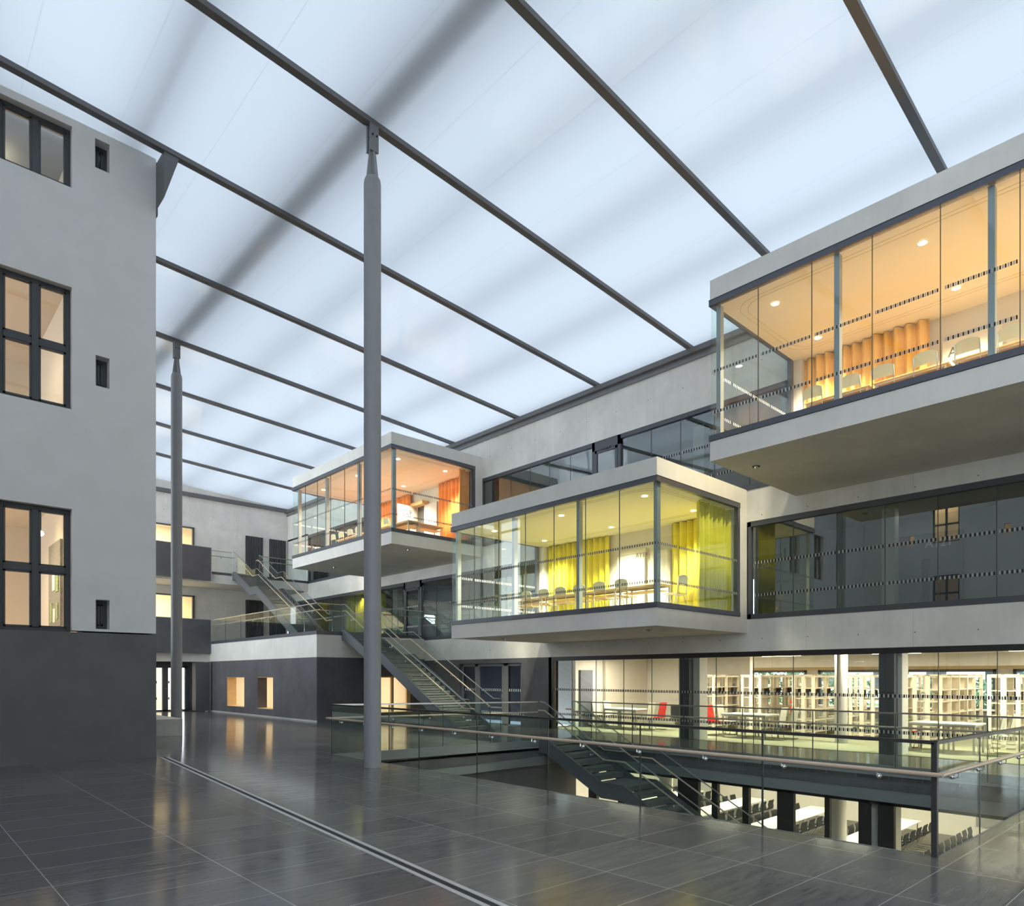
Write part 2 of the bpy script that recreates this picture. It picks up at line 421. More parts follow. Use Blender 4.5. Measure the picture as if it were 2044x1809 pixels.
struct(box(17.93, -13, 11.10, 18.0, 38.8, 11.26).build('trim_4', 'paint_grey'))

# ---- columns
def column(y, label):
    x = 6.93; t = thing('steel_column', label, 'column', (x, y, fz(x)))
    zt = rz(x)-.62
    MB().lathe(x, y, [(.162, fz(x)-.01), (.162, zt-.48), (.150, zt-.40), (.128, zt-.36)], 40).build('shaft', 'column_paint', t, smooth=True)
    hd = MB()
    for sx, sy in ((1, 0), (0, 1)):
        hd.add([(x-.128*sx-.02*sy, y-.128*sy-.02*sx, zt-.40), (x+.128*sx-.02*sy, y+.128*sy-.02*sx, zt-.40), (x+.06*sx-.02*sy, y+.06*sy-.02*sx, zt+.18), (x-.06*sx-.02*sy, y-.06*sy-.02*sx, zt+.18),
                (x-.128*sx+.02*sy, y-.128*sy+.02*sx, zt-.40), (x+.128*sx+.02*sy, y+.128*sy+.02*sx, zt-.40), (x+.06*sx+.02*sy, y+.06*sy+.02*sx, zt+.18), (x-.06*sx+.02*sy, y-.06*sy+.02*sx, zt+.18)],
               [(3,2,1,0),(4,5,6,7),(0,1,5,4),(1,2,6,5),(2,3,7,6),(3,0,4,7)])
    hd.build('tapered_head', 'column_paint', t)
    br = box(x-.09, y-.075, zt+.12, x+.09, y-.035, zt+.63).box(x-.09, y+.035, zt+.12, x+.09, y+.075, zt+.63).build('bracket', 'paint_grey', t)
    pn = MB()
    for bx in (-.045, .045): pn.tube([(x+bx, y-.10, zt+.42), (x+bx, y+.10, zt+.42)], .016, 8)
    pn.build('bolt', 'black_steel', t)
column(11.3, 'tall round grey steel column standing beside the void railing')
column(22.8, 'slim far grey steel column rising from the pale stone bench')
t = tag(box(4.32, 20.9, fz(6.5)-.0, 6.52, 23.6, .40).build('stone_bench', 'concrete_bench', bevel=.012), 'pale low stone bench block at the foot of the far column', 'bench')

# ---- old building (facade Y = 15.4, corner X = 4.28)
YO, XO = 15.4, 4.28
def holed(mb, x0, x1, z0, z1, holes, y0, y1, axis=1):
    """wall slab with rectangular openings; holes = (a0, a1, z0, z1)"""
    xs = sorted({x0, x1, *[h[0] for h in holes], *[h[1] for h in holes]}); zs = sorted({z0, z1, *[h[2] for h in holes], *[h[3] for h in holes]})
    xs = [v for v in xs if x0 <= v <= x1]; zs = [v for v in zs if z0 <= v <= z1]
    for a, b_ in zip(xs, xs[1:]):
        run = None
        for c_, d_ in zip(zs, zs[1:]):
            mx_, mz_ = (a+b_)/2, (c_+d_)/2
            open_ = any(h[0] < mx_ < h[1] and h[2] < mz_ < h[3] for h in holes)
            if open_:
                if run: (mb.box(a, y0, run[0], b_, y1, run[1]) if axis == 1 else mb.box(y0, a, run[0], y1, b_, run[1])); run = None
            else: run = (run[0], d_) if run else (c_, d_)
        if run: (mb.box(a, y0, run[0], b_, y1, run[1]) if axis == 1 else mb.box(y0, a, run[0], y1, b_, run[1]))
    return mb
def wtop(): return rz(XO)+.05
BIG = [(1.66, 2.79, 11.03, 12.21), (1.66, 2.79, 6.76, 9.11), (1.66, 2.79, 2.47, 4.84)]
SML = [(3.18, 3.43, 11.63, 12.20), (3.19, 3.43, 7.34, 7.94), (3.19, 3.43, 2.55, 3.13)]
more = [(-1.2, -.07, 6.76, 9.11), (-1.2, -.07, 2.47, 4.84), (-4.0, -2.9, 6.76, 9.11), (-4.0, -2.9, 2.47, 4.84)]
struct(holed(MB(), -7.0, XO, 2.50, rz(4.28)+.14, BIG+SML+more, YO, YO+.42).box(XO-.42, YO+.42, 2.5, XO, 24, rz(4.28)+.1).build('wall_left', 'plaster'))
struct(box(-7.0, YO-.006, fz(4)-.2, XO+.004, YO+.42, 2.47).box(XO-.42, YO+.42, -.3, XO, 36.9, 2.5).build('wall_left_base', 'plaster_dark'))
struct(box(-7.0, YO-.02, fz(4)-.03, XO+.01, YO-.006, fz(1)+.07).build('baseboard_left', 'plaster_dark'))
struct(box(XO, YO+.05, rz(XO)-1.0, XO+.05, YO+.3, rz(XO)+.1).build('trim_5', 'beam_paint'))
struct(MB().prism([(XO, rz(XO)-.95), (XO+.30, rz(XO)+.02), (XO, rz(XO)+.02)], 1, YO-.55, YO+.05).build('trim_6', 'beam_paint'))
def old_window(n, x0, x1, z0, z1, kind):
    f = MB(); yf = YO+.15; w = .075
    yf = YO+(.15 if kind == 'big' else .22)
    f.box(x0, yf, z0, x0+w, yf+.09, z1).box(x1-w, yf, z0, x1, yf+.09, z1).box(x0+w, yf, z1-w, x1-w, yf+.09, z1).box(x0+w, yf, z0, x1-w, yf+.09, z0+w)
    xm, zm = (x0+x1)/2, z0+(z1-z0)*.5
    panes = []
    if kind == 'big':
        f.box(xm-.055, yf-.02, z0+w, xm+.055, yf+.09, z1-w)
        if z1-z0 > 1.5: f.box(x0+w, yf-.015, zm-.06, xm-.055, yf+.09, zm+.06).box(xm+.055, yf-.015, zm-.06, x1-w, yf+.09, zm+.06)
        for a, b_ in ((x0+w, xm-.055), (xm+.055, x1-w)):
            for c_, d_ in (((z0+w, zm-.06), (zm+.06, z1-w)) if z1-z0 > 1.5 else ((z0+w, z1-w),)): panes.append((a, b_, c_, d_))
    else:
        panes.append((x0+w, x1-w, z0+w, z1-w))
    o = struct(f.build('window_%d' % n, 'frame_wood_dark', bevel=.006))
    s = MB()
    for a, b_, c_, d_ in panes:
        q = .034
        s.box(a, yf-.008, c_, a+q, yf+.05, d_).box(b_-q, yf-.008, c_, b_, yf+.05, d_).box(a, yf-.008, d_-q, b_, yf+.05, d_).box(a, yf-.008, c_, b_, yf+.05, c_+q)
        box(a+.01, yf+.03, c_+.01, b_-.01, yf+.042, d_-.01).build('window_pane', 'glass_old' if kind == 'big' else 'glass_black', o)
    s.build('sash', 'frame_wood_dark', o)
wn_ = 1
for r in BIG: old_window(wn_, *r, 'big'); wn_ += 1
for r in SML: old_window(wn_, *r, 'small'); wn_ += 1
for r in more: old_window(wn_, *r, 'big'); wn_ += 1
# rooms behind the old windows, one per storey
for zf_, zc_, pw in ((10.1, 13.4, 110), (5.9, 9.7, 100), (1.75, 5.45, 330)):
    struct(box(-6.9, YO+.42, zf_-.1, 3.85, 21.5, zf_).build('floor_old_room', 'oak'))
    struct(box(-6.9, YO+.42, zc_, 3.85, 21.5, zc_+.1).build('ceiling_old_room', 'plaster_room'))
    struct(box(-6.9, 21.5, zf_, 3.85, 21.6, zc_).box(2.95, YO+.42, zf_, 3.05, 21.5, zc_).build('wall_old_room', 'plaster_room'))
    spot((1.6, 17.6, zc_-.5), pw, (1, .85, .55), 170, 1, .12)
pd = thing('pendant_lamp', 'small bright bare lamp glowing behind the lowest old window', 'lamp', (2.62, 17.6, 5.45))
MB().tube([(2.62, 17.6, 5.45), (2.62, 17.6, 4.75)], .01, 6).build('cord', 'black_steel', pd); MB().ball((2.62, 17.6, 4.68), .055).build('bulb', 'lamp_warm', pd)
bd = thing('pinboard', 'grey pinboard with framed pictures seen through the lowest old window', 'board', (2.94, 18.0, 2.4))
box(2.90, 17.2, 2.7, 2.945, 18.5, 4.55).build('backing', 'poster_grey', bd)
for i, (yy, zz, w_, h_) in enumerate(((17.35, 3.45, .28, .5), (17.70, 3.5, .3, .55), (17.38, 2.85, .2, .35), (17.68, 2.8, .25, .3), (18.05, 2.82, .2, .42))):
    box(2.885, yy, zz, 2.90, yy+w_, zz+h_).build('picture' if i < 2 else 'pinned_sheet', 'poster_green' if i % 2 == 0 else 'white_paint', bd)
# the hall's other sides: plastered wall with windows, an unseen glazed stretch added for fill daylight, a solid end wall
struct(holed(MB(), -5.0, 15.4, -.3, 12.9, [(y, y+1.3, z, z+2.0) for y in (-3, 1.5, 6, 10.5) for z in (1.4, 5.2, 9)]+[(y+2.2, y+2.5, z, z+.6) for y in (-3, 1.5, 6, 10.5) for z in (1.4, 5.2, 9)], -7.3, -7.0, axis=0).build('wall_west', 'plaster'))
k = 20
for y in (-3, 1.5, 6, 10.5):
    for z in (1.4, 5.2, 9):
        o = struct(box(-7.2, y, z, -7.1, y+.08, z+2).box(-7.2, y+1.22, z, -7.1, y+1.3, z+2).box(-7.2, y+.6, z, -7.1, y+.7, z+2).box(-7.2, y, z+1.92, -7.1, y+1.3, z+2).box(-7.2, y, z, -7.1, y+1.3, z+.08).box(-7.2, y, z+.95, -7.1, y+1.3, z+1.05).build('window_%d' % k, 'frame_wood_dark')); k += 1
struct(box(-8.2, -5, -.3, -8.1, 15.4, 13).box(-8.2, -5.1, -.3, -7.0, -5.0, 13).box(-8.2, 15.3, -.3, -7.3, 15.4, 13).box(-8.2, -5, 12.9, -7.0, 15.4, 13).box(-8.2, -5, -.4, -7.0, 15.4, -.3).build('wall_west_rooms', 'plaster_room'))
for yy in (-1, 5, 12): area((-7.7, yy, 12.8), 200, .4, 4, (1, .8, .5))
g = MB()
for i in range(4): g.box(-7.1, -13+i*2.6, -.4, -7.0, -12.9+i*2.6, 13)
for z in (-.3, 3.5, 7, 10.5): g.box(-7.1, -13, z, -7.0, -5, z+.1)
o = struct(g.build('window_50', 'frame_dark'))  # window_50: unseen glazed stretch added for fill daylight
box(-7.06, -13, -.2, -7.05, -5.1, 12.9).build('window_pane', 'glass_clear', o)
struct(box(-7.2, -13.3, -.8, 18.3, -13, 13).build('wall_end', 'plaster'))
# glazed wall added out of view behind the old building, for fill daylight
g = MB()
for i in range(5): g.box(XO-.1, 24+i*3.0, 2.5, XO, 24.1+i*3.0, 12.3)
for z in (2.5, 5.6, 8.8, 12.2): g.box(XO-.1, 24, z, XO, 36.9, z+.1)
o = struct(g.build('window_51', 'frame_dark')); box(XO-.06, 24, 2.5, XO-.05, 36.9, 12.2).build('window_pane', 'glass_clear', o)  # window_51: unseen glazed wall added for fill daylight
struct(box(-7, 23.9, -.3, XO-.42, 24.0, 12.4).build('wall_old_rear', 'plaster'))


# ---- main facade of the new building, band by band
struct(holed(MB(), 17.15, 25.0, -.4, 2.31, [(18.75, 22.5, -.4, 2.13)], XW, XW+.35, axis=0).build('wall_right_base', 'concrete_dark'))
struct(box(XW, -13, 2.31, XW+.35, 38.8, 3.22).box(XW, -13, 5.95, XW+.35, 38.8, 6.86).box(XW, -13, 9.6, XW+.35, 38.8, 11.9).box(XW, 36.2, 6.8, XW+.35, 38.8, 9.7)
       .box(XW, 28.96, 6.8, XW+.35, 29.4, 9.7).build('wall_right', 'concrete'))
struct(box(XW-.005, -13, 2.17, XW+.2, 17.15, 2.312).build('trim_7', 'black_steel'))
# ---- back wall
struct(holed(MB(), -7, 18, -.4, 12.7, [(7.0, 12.67, 7.4, 9.66), (7.0, 12.67, 3.9, 5.97), (4.4, 12.9, -.4, 2.55)], 38.8, 39.15).build('wall_back', 'concrete'))
for i, (z0, z1) in enumerate(((7.4, 9.66), (3.9, 5.97))):
    o = struct(box(12.59, 38.74, z0, 12.68, 38.9, z1).box(7, 38.74, z1-.07, 12.68, 38.9, z1).build('window_%d' % (60+i), 'frame_dark'))
    box(7, 38.86, z0, 12.6, 38.87, z1-.07).build('window_pane', 'glass_clear', o)
    struct(box(6, 42.0, z0-.4, 14.5, 42.1, z1+.6).box(6, 39.1, z1+.5, 14.5, 42.1, z1+.6).box(6, 39.15, z0-.4, 14.5, 42.1, z0-.3).box(14.4, 39.15, z0-.4, 14.5, 42, z1+.6).build('wall_back_room', 'plaster_room'))
    area((11, 40.4, z1+.45), 220, 3, .4, (1, .86, .5))
# ---- dark ground-floor block (X 12.8..18, Y 25..37), its windows and the terrace on top
WIN = [(29.05, 34.4, .15, 1.57)]
struct(holed(MB(), 25.0, 37.0, -.45, 2.375, WIN, 12.8, 13.15, axis=0).build('wall_block_west', 'concrete_dark'))
struct(holed(MB(), 13.15, 18.0, -.45, 2.375, [(15.35, 17.4, .05, 1.62)], 25.0, 25.35).build('wall_block_front', 'concrete_dark'))
struct(box(12.8, 25.0, 2.375, 13.15, 37.0, 3.28).box(13.15, 25.0, 2.375, 18.0, 25.35, 3.28).build('wall_block_upper', 'concrete_smooth'))
struct(box(12.78, 24.98, 3.28, 12.98, 37, 3.42).box(12.98, 24.98, 3.28, 18.0, 25.18, 3.42).build('trim_8', 'strip_dark'))
struct(box(12.98, 25.18, 3.1, 18, 38.8, 3.38).box(0, 36.9, 2.95, 12.98, 38.8, 3.3).build('floor_terrace', 'floor_grey'))
struct(box(12.78, 24.97, fz(12.8)-.02, 12.80, 37, fz(12.8)+.06).build('baseboard_block', 'concrete_bench'))
o = thing('deep_window', 'long low lit opening with timber lining in the dark concrete block', 'window', (12.8, 31.7, .15))
box(12.81, 29.05, .13, 13.25, 34.4, .17).box(12.81, 34.36, .15, 13.25, 34.40, 1.57).box(12.81, 29.05, 1.55, 13.25, 34.4, 1.59).build('lining', 'oak_frame', o)
box(12.806, 30.72, .15, 13.25, 32.25, 1.57).build('concrete_pier', 'concrete_dark', o)
box(13.20, 29.05, .17, 13.21, 34.36, 1.55).build('pane', 'glass_clear', o)
box(13.16, 29.05, .17, 13.22, 29.13, 1.55).box(13.16, 32.95, .17, 13.22, 33.02, 1.55).build('frame', 'frame_dark', o)
struct(box(13.15, 25.35, -.4, 17.9, 36.9, -.2).build('floor_block', 'oak')); struct(box(13.15, 25.35, 2.3, 17.9, 36.9, 2.36).build('ceiling_block', 'plaster_white'))
struct(box(17.88, 25.35, -.2, 17.95, 36.9, 2.3).box(13.2, 36.85, -.2, 17.9, 36.95, 2.3).build('wall_block_inside', 'plaster_white'))
for yy in (27.5, 31, 34.5): area((15.4, yy, 2.26), 150, 1.4, .3, (1, .88, .66))
sc_ = thing('timber_grille', 'pale timber slat screen glowing behind the low window of the dark block', 'screen', (13.9, 30.0, -.2))
for i in range(7): box(14.0, 29.2+i*.22, -.2, 14.05, 29.27+i*.22, 2.2).build('slat', 'oak_frame', sc_)
for zz in (.2, .55, .9, 1.25): box(14.05, 29.2, zz, 14.08, 30.7, zz+.04).build('rail', 'oak_frame', sc_)
wb = tag(box(15.2, 32.6, -.2, 15.9, 34.2, .55).build('white_cabinet', 'white_paint', bevel=.01), 'low white cabinet inside the left end of the low lit opening', 'cabinet')
# timber window in the block front under the stair
o = struct(box(15.35, 25.05, .03, 17.4, 25.5, .07).box(15.35, 25.05, .05, 15.72, 25.32, 1.62).box(15.35, 25.05, 1.56, 17.4, 25.5, 1.62).box(16.40, 25.2, .07, 16.52, 25.3, 1.58).box(17.2, 25.2, .07, 17.4, 25.3, 1.58).build('window_71', 'oak_frame'))
box(15.7, 25.24, .07, 17.3, 25.25, 1.57).build('window_pane', 'glass_clear', o)
box(15.72, 25.2, .07, 15.8, 25.3, 1.56).build('window_frame', 'frame_dark', o)
# ---- back gallery on level 2 (edge Y = 36.2) and level 1 panels, back doors
struct(box(4.3, 36.2, 6.42, 18, 38.8, 6.88).build('floor_gallery', 'concrete_smooth'))
struct(box(12.6, 36.18, 6.88, 13.72, 36.4, 7.0).box(15.3, 36.18, 6.88, 18, 36.4, 7.0).build('trim_9', 'strip_dark'))
for lab, z0, z1, x1, y0 in (('dark metal balcony front on the upper gallery behind the far column', 6.50, 8.17, 12.63, 36.05), ('dark metal balcony front on the lower gallery behind the far column', 2.80, 4.52, 12.79, 36.55)):
    t = thing('balcony_panel', lab, 'balcony', (x1, y0, z0), math.radians(4))
    b_ = MB().box(-8.4, 0, 0, 0, .16, z1-z0).build('panel', 'panel_dark', t, local=True)
    MB().box(-8.4, -.012, z1-z0, .012, .17, z1-z0+.03).box(-.02, -.012, 0, .012, .17, z1-z0).build('edge_cap', 'panel_edge', t, local=True)
struct(holed(MB(), 4.3, 12.8, -.4, 2.95, [(9.0, 11.92, -.4, 2.10)], 37.5, 37.8).build('wall_back_ground', 'concrete_dark'))
struct(box(4.3, 36.75, 2.36, 12.8, 37.85, 2.82).build('wall_back_lintel', 'concrete_smooth'))
o = struct(box(11.80, 37.45, -.25, 11.95, 37.6, 2.12).box(10.72, 37.45, -.25, 10.98, 37.6, 2.06).box(8.9, 37.45, 2.04, 11.95, 37.6, 2.14).box(9.0, 37.45, -.25, 11.9, 37.6, -.1).build('door_1', 'frame_dark'))
for a, b_ in ((9.2, 10.72), (10.98, 11.80)):
    p = box(a, 37.52, -.1, b_, 37.53, 2.05).build('door_pane', 'glass_clear', o)
    for zz in (.42, 1.25): dashes(1, 37.5, a, b_, zz, o, pitch=.17, light=None, h=.12)
MB().tube([(10.93, 37.40, .98), (10.80, 37.40, .98)], .014, 8).build('door_handle', 'chrome', o)
struct(box(6, 42, -.3, 13, 42.1, 3).box(4.5, 37.8, 2.5, 13, 42, 2.6).box(4.5, 37.8, -.4, 13, 42, -.22).build('wall_back_hall', 'plaster_room'))
area((10.5, 40.2, 2.45), 110, 3, .5, (1, .82, .45))
t = thing('door_leaf', 'tall dark metal door leaf folded open beside the back glass doors', 'door', (12.0, 36.6, fz(12)))
box(12.0, 36.45, fz(12)+.04, 12.06, 37.0, 2.33).box(12.0, 36.42, fz(12)+.04, 12.72, 36.50, 2.33).build('leaf', 'panel_dark', t)
MB().tube([(12.70, 36.40, fz(12)+.02), (12.70, 36.40, 2.36)], .018, 8).build('pivot', 'steel_rail', t)
# ---- dark louvre panels on the back wall
def louvre(x0, x1, z0, z1, label):
    t = thing('louvre_panel', label, 'panel', ((x0+x1)/2, 38.8, z0), 0, 'louvre panels on the back wall')
    box(x0, 38.74, z0, x1, 38.8, z1).build('backing', 'gap_black', t)
    s = MB(); n = 10
    for i in range(n): s.box(x0+i*(x1-x0)/n+.012, 38.69, z0, x0+(i+1)*(x1-x0)/n-.012, 38.745, z1)
    s.build('fins', 'louvre_dark', t)
louvre(15.48, 16.47, 7.0, 9.62, 'dark vertical fin panel on the upper gallery, left of two')
louvre(16.87, 17.85, 7.0, 9.62, 'dark vertical fin panel on the upper gallery, right of two by the corner')
louvre(15.48, 16.49, 3.4, 5.97, 'dark vertical fin panel on the terrace behind the upper stair, left of two')
louvre(16.87, 17.85, 3.4, 5.97, 'dark vertical fin panel on the terrace behind the upper stair, right of two')
def curtain(name, label, mat, pts, z0, z1, parent=None, amp=.075, wl=.24, seed=1):
    """hanging folds along a polyline"""
    rnd = random.Random(seed); P = []
    pts = [Vector((*p, 0)) for p in pts]; ph = 0
    for a, b_ in zip(pts, pts[1:]):
        d_ = b_-a; L = d_.length; d_.normalize(); nrm = Vector((-d_.y, d_.x, 0)); n = int(L/.02)
        for i in range(n):
            ph += .02/wl*2*PI*rnd.uniform(.6, 1.4)
            P.append((a+d_*(i*.02)+nrm*amp*(math.sin(ph)+.35*math.sin(ph*.37)), nrm))
    mb = MB(); vs = []; fs = []
    levels = [0, .5, .9, 1]
    for p, nrm in P:
        for t in levels:
            k = 1-.25*t; q = p*1
            vs.append((p.x, p.y, z0+(z1-z0)*t))
    m_ = len(levels)
    for i in range(len(P)-1):
        for j in range(m_-1): fs.append((i*m_+j, (i+1)*m_+j, (i+1)*m_+j+1, i*m_+j+1))
    mb.add(vs, fs)
    o = mb.build(name, mat, parent, smooth=True)
    s = o.modifiers.new('cloth thickness', 'SOLIDIFY'); s.thickness = .006
    if parent is None: tag(o, label, 'curtain')
    return o
# ================================================================== WINDOW BANDS OF THE NEW BUILDING
def band(n, y0, y1, z0, z1, joints, gmat, ft=.14, fb=.14, jamb=.09, doors=(), marks=(), lightm='mark_grey'):
    f = MB().box(XW-.015, y0, z1-ft, XW+.12, y1, z1).box(XW-.015, y0, z0, XW+.12, y1, z0+fb).box(XW-.015, y0, z0, XW+.12, y0+jamb, z1).box(XW-.015, y1-jamb, z0, XW+.12, y1, z1)
    f.box(XW-.02, y0-.0, z1-.012, XW+.12, y1, z1+.004)
    o = struct(f.build('window_%d' % n, 'frame_dark'))
    cuts = sorted([y0+jamb, y1-jamb]+list(joints)+[v for d_ in doors for v in d_])
    for a, b_ in zip(cuts, cuts[1:]):
        if any(d_[0] <= a and b_ <= d_[1] for d_ in doors): continue
        box(XW+.05, a+.006, z0+fb-.01, XW+.066, b_-.006, z1-ft+.01).build('window_pane', gmat, o)
        for mz in marks: dashes(0, XW+.05, a+.01, b_-.02, mz, o, pitch=.09, light=lightm, h=.075)
    j = MB()
    for v in joints: j.box(XW+.046, v-.008, z0+fb, XW+.07, v+.008, z1-ft)
    if joints: j.build('pane_joint', 'glass_edge', o)
    for d_ in doors:
        a, b_ = d_; zt = z1-ft-.18
        df = MB().box(XW-.02, a, z0, XW+.1, a+.12, z1).box(XW-.02, b_-.12, z0, XW+.1, b_, z1).box(XW-.02, a, zt, XW+.1, b_, z1)
        df.box(XW-.03, a+.13, z0+.02, XW+.06, a+.22, zt-.01).box(XW-.03, b_-.22, z0+.02, XW+.06, b_-.13, zt-.01).box(XW-.03, a+.13, zt-.1, XW+.06, b_-.13, zt-.01).box(XW-.03, a+.13, z0+.02, XW+.06, b_-.13, z0+.12)
        dd = struct(df.build('door_%d' % n, 'frame_dark'))
        box(XW+.0, a+.22, z0+.12, XW+.015, b_-.22, zt-.1).build('door_pane', 'glass_band', dd)
        box(XW-.06, (a+b_)/2-.2, zt-.03, XW-.03, (a+b_)/2+.2, zt+.03).build('door_closer', 'frame_wood_dark', dd)
        MB().tube([(XW-.05, a+.19, z0+1.0), (XW-.05, a+.19, z0+1.12), (XW-.10, a+.19, z0+1.12)], .012, 6).build('door_handle', 'chrome', dd)
        for mz in marks: dashes(0, XW, a+.23, b_-.23, mz, dd, pitch=.09, light='mark_white', h=.075)
    return o
J = 1.137
band(80, -13, 9.51, 3.22, 5.955, [8.24-J*i for i in range(18)], 'glass_band', marks=(3.85, 4.76))
band(81, 17.5, 38.7, 3.22, 5.955, [23.05-J*i for i in range(1, 5)]+[23.05, 24.15]+[27.7+J*i for i in range(9)], 'glass_band', doors=[(25.2, 26.6)], marks=(3.85, 4.76))
band(82, 8.15, 21.06, 6.86, 9.6, [19.36, 18.3, 17.3, 16.28, 12.83, 11.75, 10.6, 9.5], 'glass_band', ft=.13, doors=[(14.0, 15.22)], marks=(7.5, 8.41))
band(83, 29.4, 36.2, 6.86, 9.6, [30.5, 31.6, 32.7, 33.8, 34.9], 'glass_band', marks=(7.5, 8.41))
# library glazing runs floor to lintel
o = struct(box(XW-.01, 17.06, -.3, XW+.15, 17.15, 2.17).box(XW+.02, -13, -.30, XW+.1, 17.15, -.285).build('window_84', 'black_steel'))
cuts = [17.06, 16.2, 15.1, 13.92, 12.81, 11.65, 10.54, 9.38, 8.24, 7.09, 5.95, 4.82, 3.68, 2.54, 1.4, .26, -1, -4, -8, -13]
for a, b_ in zip(cuts[1:], cuts):
    box(XW+.05, a+.006, -.29, XW+.066, b_-.006, 2.18).build('window_pane', 'glass_library', o)
jb = MB()
for v in cuts[1:-1]: jb.box(XW+.046, v-.007, -.29, XW+.07, v+.007, 2.17)
jb.build('pane_joint', 'glass_edge', o)
for mz in (.22, 1.10): dashes(0, XW+.05, 1.5, 17.0, mz, o, pitch=.10, light='mark_grey', h=.08)
# glass doors in the dark base
df = MB()
for a, b_ in ((18.75, 18.90), (19.62, 19.85), (21.42, 21.62), (22.38, 22.5)): df.box(XW+.12, a, -.35, XW+.25, b_, 2.13)
df.box(XW+.12, 18.75, 2.02, XW+.25, 22.5, 2.13).box(XW+.12, 18.75, -.35, XW+.25, 22.5, -.26)
df.box(XW+.10, 19.85, -.26, XW+.16, 19.95, 2.02).box(XW+.10, 21.32, -.26, XW+.16, 21.42, 2.02)
o = struct(df.build('door_90', 'paint_grey'))
for a, b_ in ((18.90, 19.62), (19.95, 21.32), (21.62, 22.38)):
    box(XW+.15, a, -.26, XW+.165, b_, 2.02).build('door_pane', 'glass_black', o)
    for zz in (.12, 1.02): dashes(0, XW+.148, a, b_, zz, o, pitch=.12, dark='mark_white', light=None, h=.10)
MB().tube([(XW+.06, 19.92, .75), (XW+.06, 19.92, .92), (XW+.10, 19.92, .92)], .012, 6).build('door_handle', 'chrome', o)
struct(box(20.4, 17.3, -.35, 20.5, 24.9, 2.4).box(18.35, 24.8, -.35, 20.5, 24.9, 2.4).build('wall_lobby', 'corridor_wall'))

# ---- corridors behind the bands
for z0 in (3.28, 6.87):
    struct(box(XW+.35, -13, z0-.12, 24, 38.8, z0+.02).build('floor_corridor', 'floor_grey'))
    struct(box(XW+.35, -13, z0+2.62, 24, 38.8, z0+2.72).build('ceiling_corridor', 'corridor_wall'))
struct(box(XW+.35, 38.6, 3.28, 24, 38.8, 9.6).box(XW+.35, -13, 3.28, 24, -12.8, 9.6).build('wall_corridor_end', 'corridor_wall'))
curtain('curtain', 'yellow curtain behind the terrace glass band seen past the stair head', 'curtain_yellow', [(18.9, 33.6), (18.9, 29.6)], 3.32, 5.85, seed=9)
spot((18.6, 31.5, 5.8), 60, (1, .9, .6), 150)
struct(holed(MB(), -13, 38.8, 3.28, 6.0, [(10.58, 10.78, 3.5, 4.72)], 20.5, 20.6, axis=0).box(20.5, -13, 6.87, 20.6, 38.8, 9.6).build('wall_corridor', 'corridor_wall'))
struct(box(18.9, 6.02, 3.3, 19.2, 6.32, 5.9).box(18.9, 11.45, 6.88, 19.2, 11.85, 9.5).box(18.9, 17.2, 6.88, 19.2, 17.6, 9.5).box(18.9, 28.5, 3.3, 19.2, 28.9, 5.9).build('wall_corridor_pier', 'plaster_white'))
def corridor_door(y0, y1, z0, label, body, slit, ty, solid=True):
    t = thing('room_door', label, 'door', (20.48, (y0+y1)/2, z0))
    mb = holed(MB(), y0, y1, z0, z0+2.1, [(slit[0], slit[1], z0+.2, z0+1.42)], 20.40, 20.498, axis=0); mb.build('leaf', 'door_blue', t)
    box(20.44, slit[0], z0+.2, 20.45, slit[1], z0+1.42).build('glass_slit', 'glass_band' if solid else 'glass_clear', t)
    MB().tube([(20.33, y0+.18, z0+1.0), (20.33, y0+.34, z0+1.0)], .014, 6).build('handle', 'chrome', t)
    text(body, .30, 'letter_light', (20.385, ty, z0+1.72), ROT_MX, t, 'room_number')
corridor_door(4.90, 6.46, 3.3, 'dark blue grey corridor door numbered A121 behind the long glass band', 'A121', (5.63, 5.83), 5.76)
corridor_door(9.70, 11.0, 3.3, 'dark corridor door numbered A120 with a bright glass slit at the left end of the long glass band', 'A120', (10.58, 10.78), 10.72, False)
for yy in (0, 6, 13, 20, 27, 33):
    area((19.4, yy, 5.85), 6, .1, 1.2, (1, .95, .85)); area((19.4, yy, 9.45), 8, .1, 1.2, (1, .97, .92))

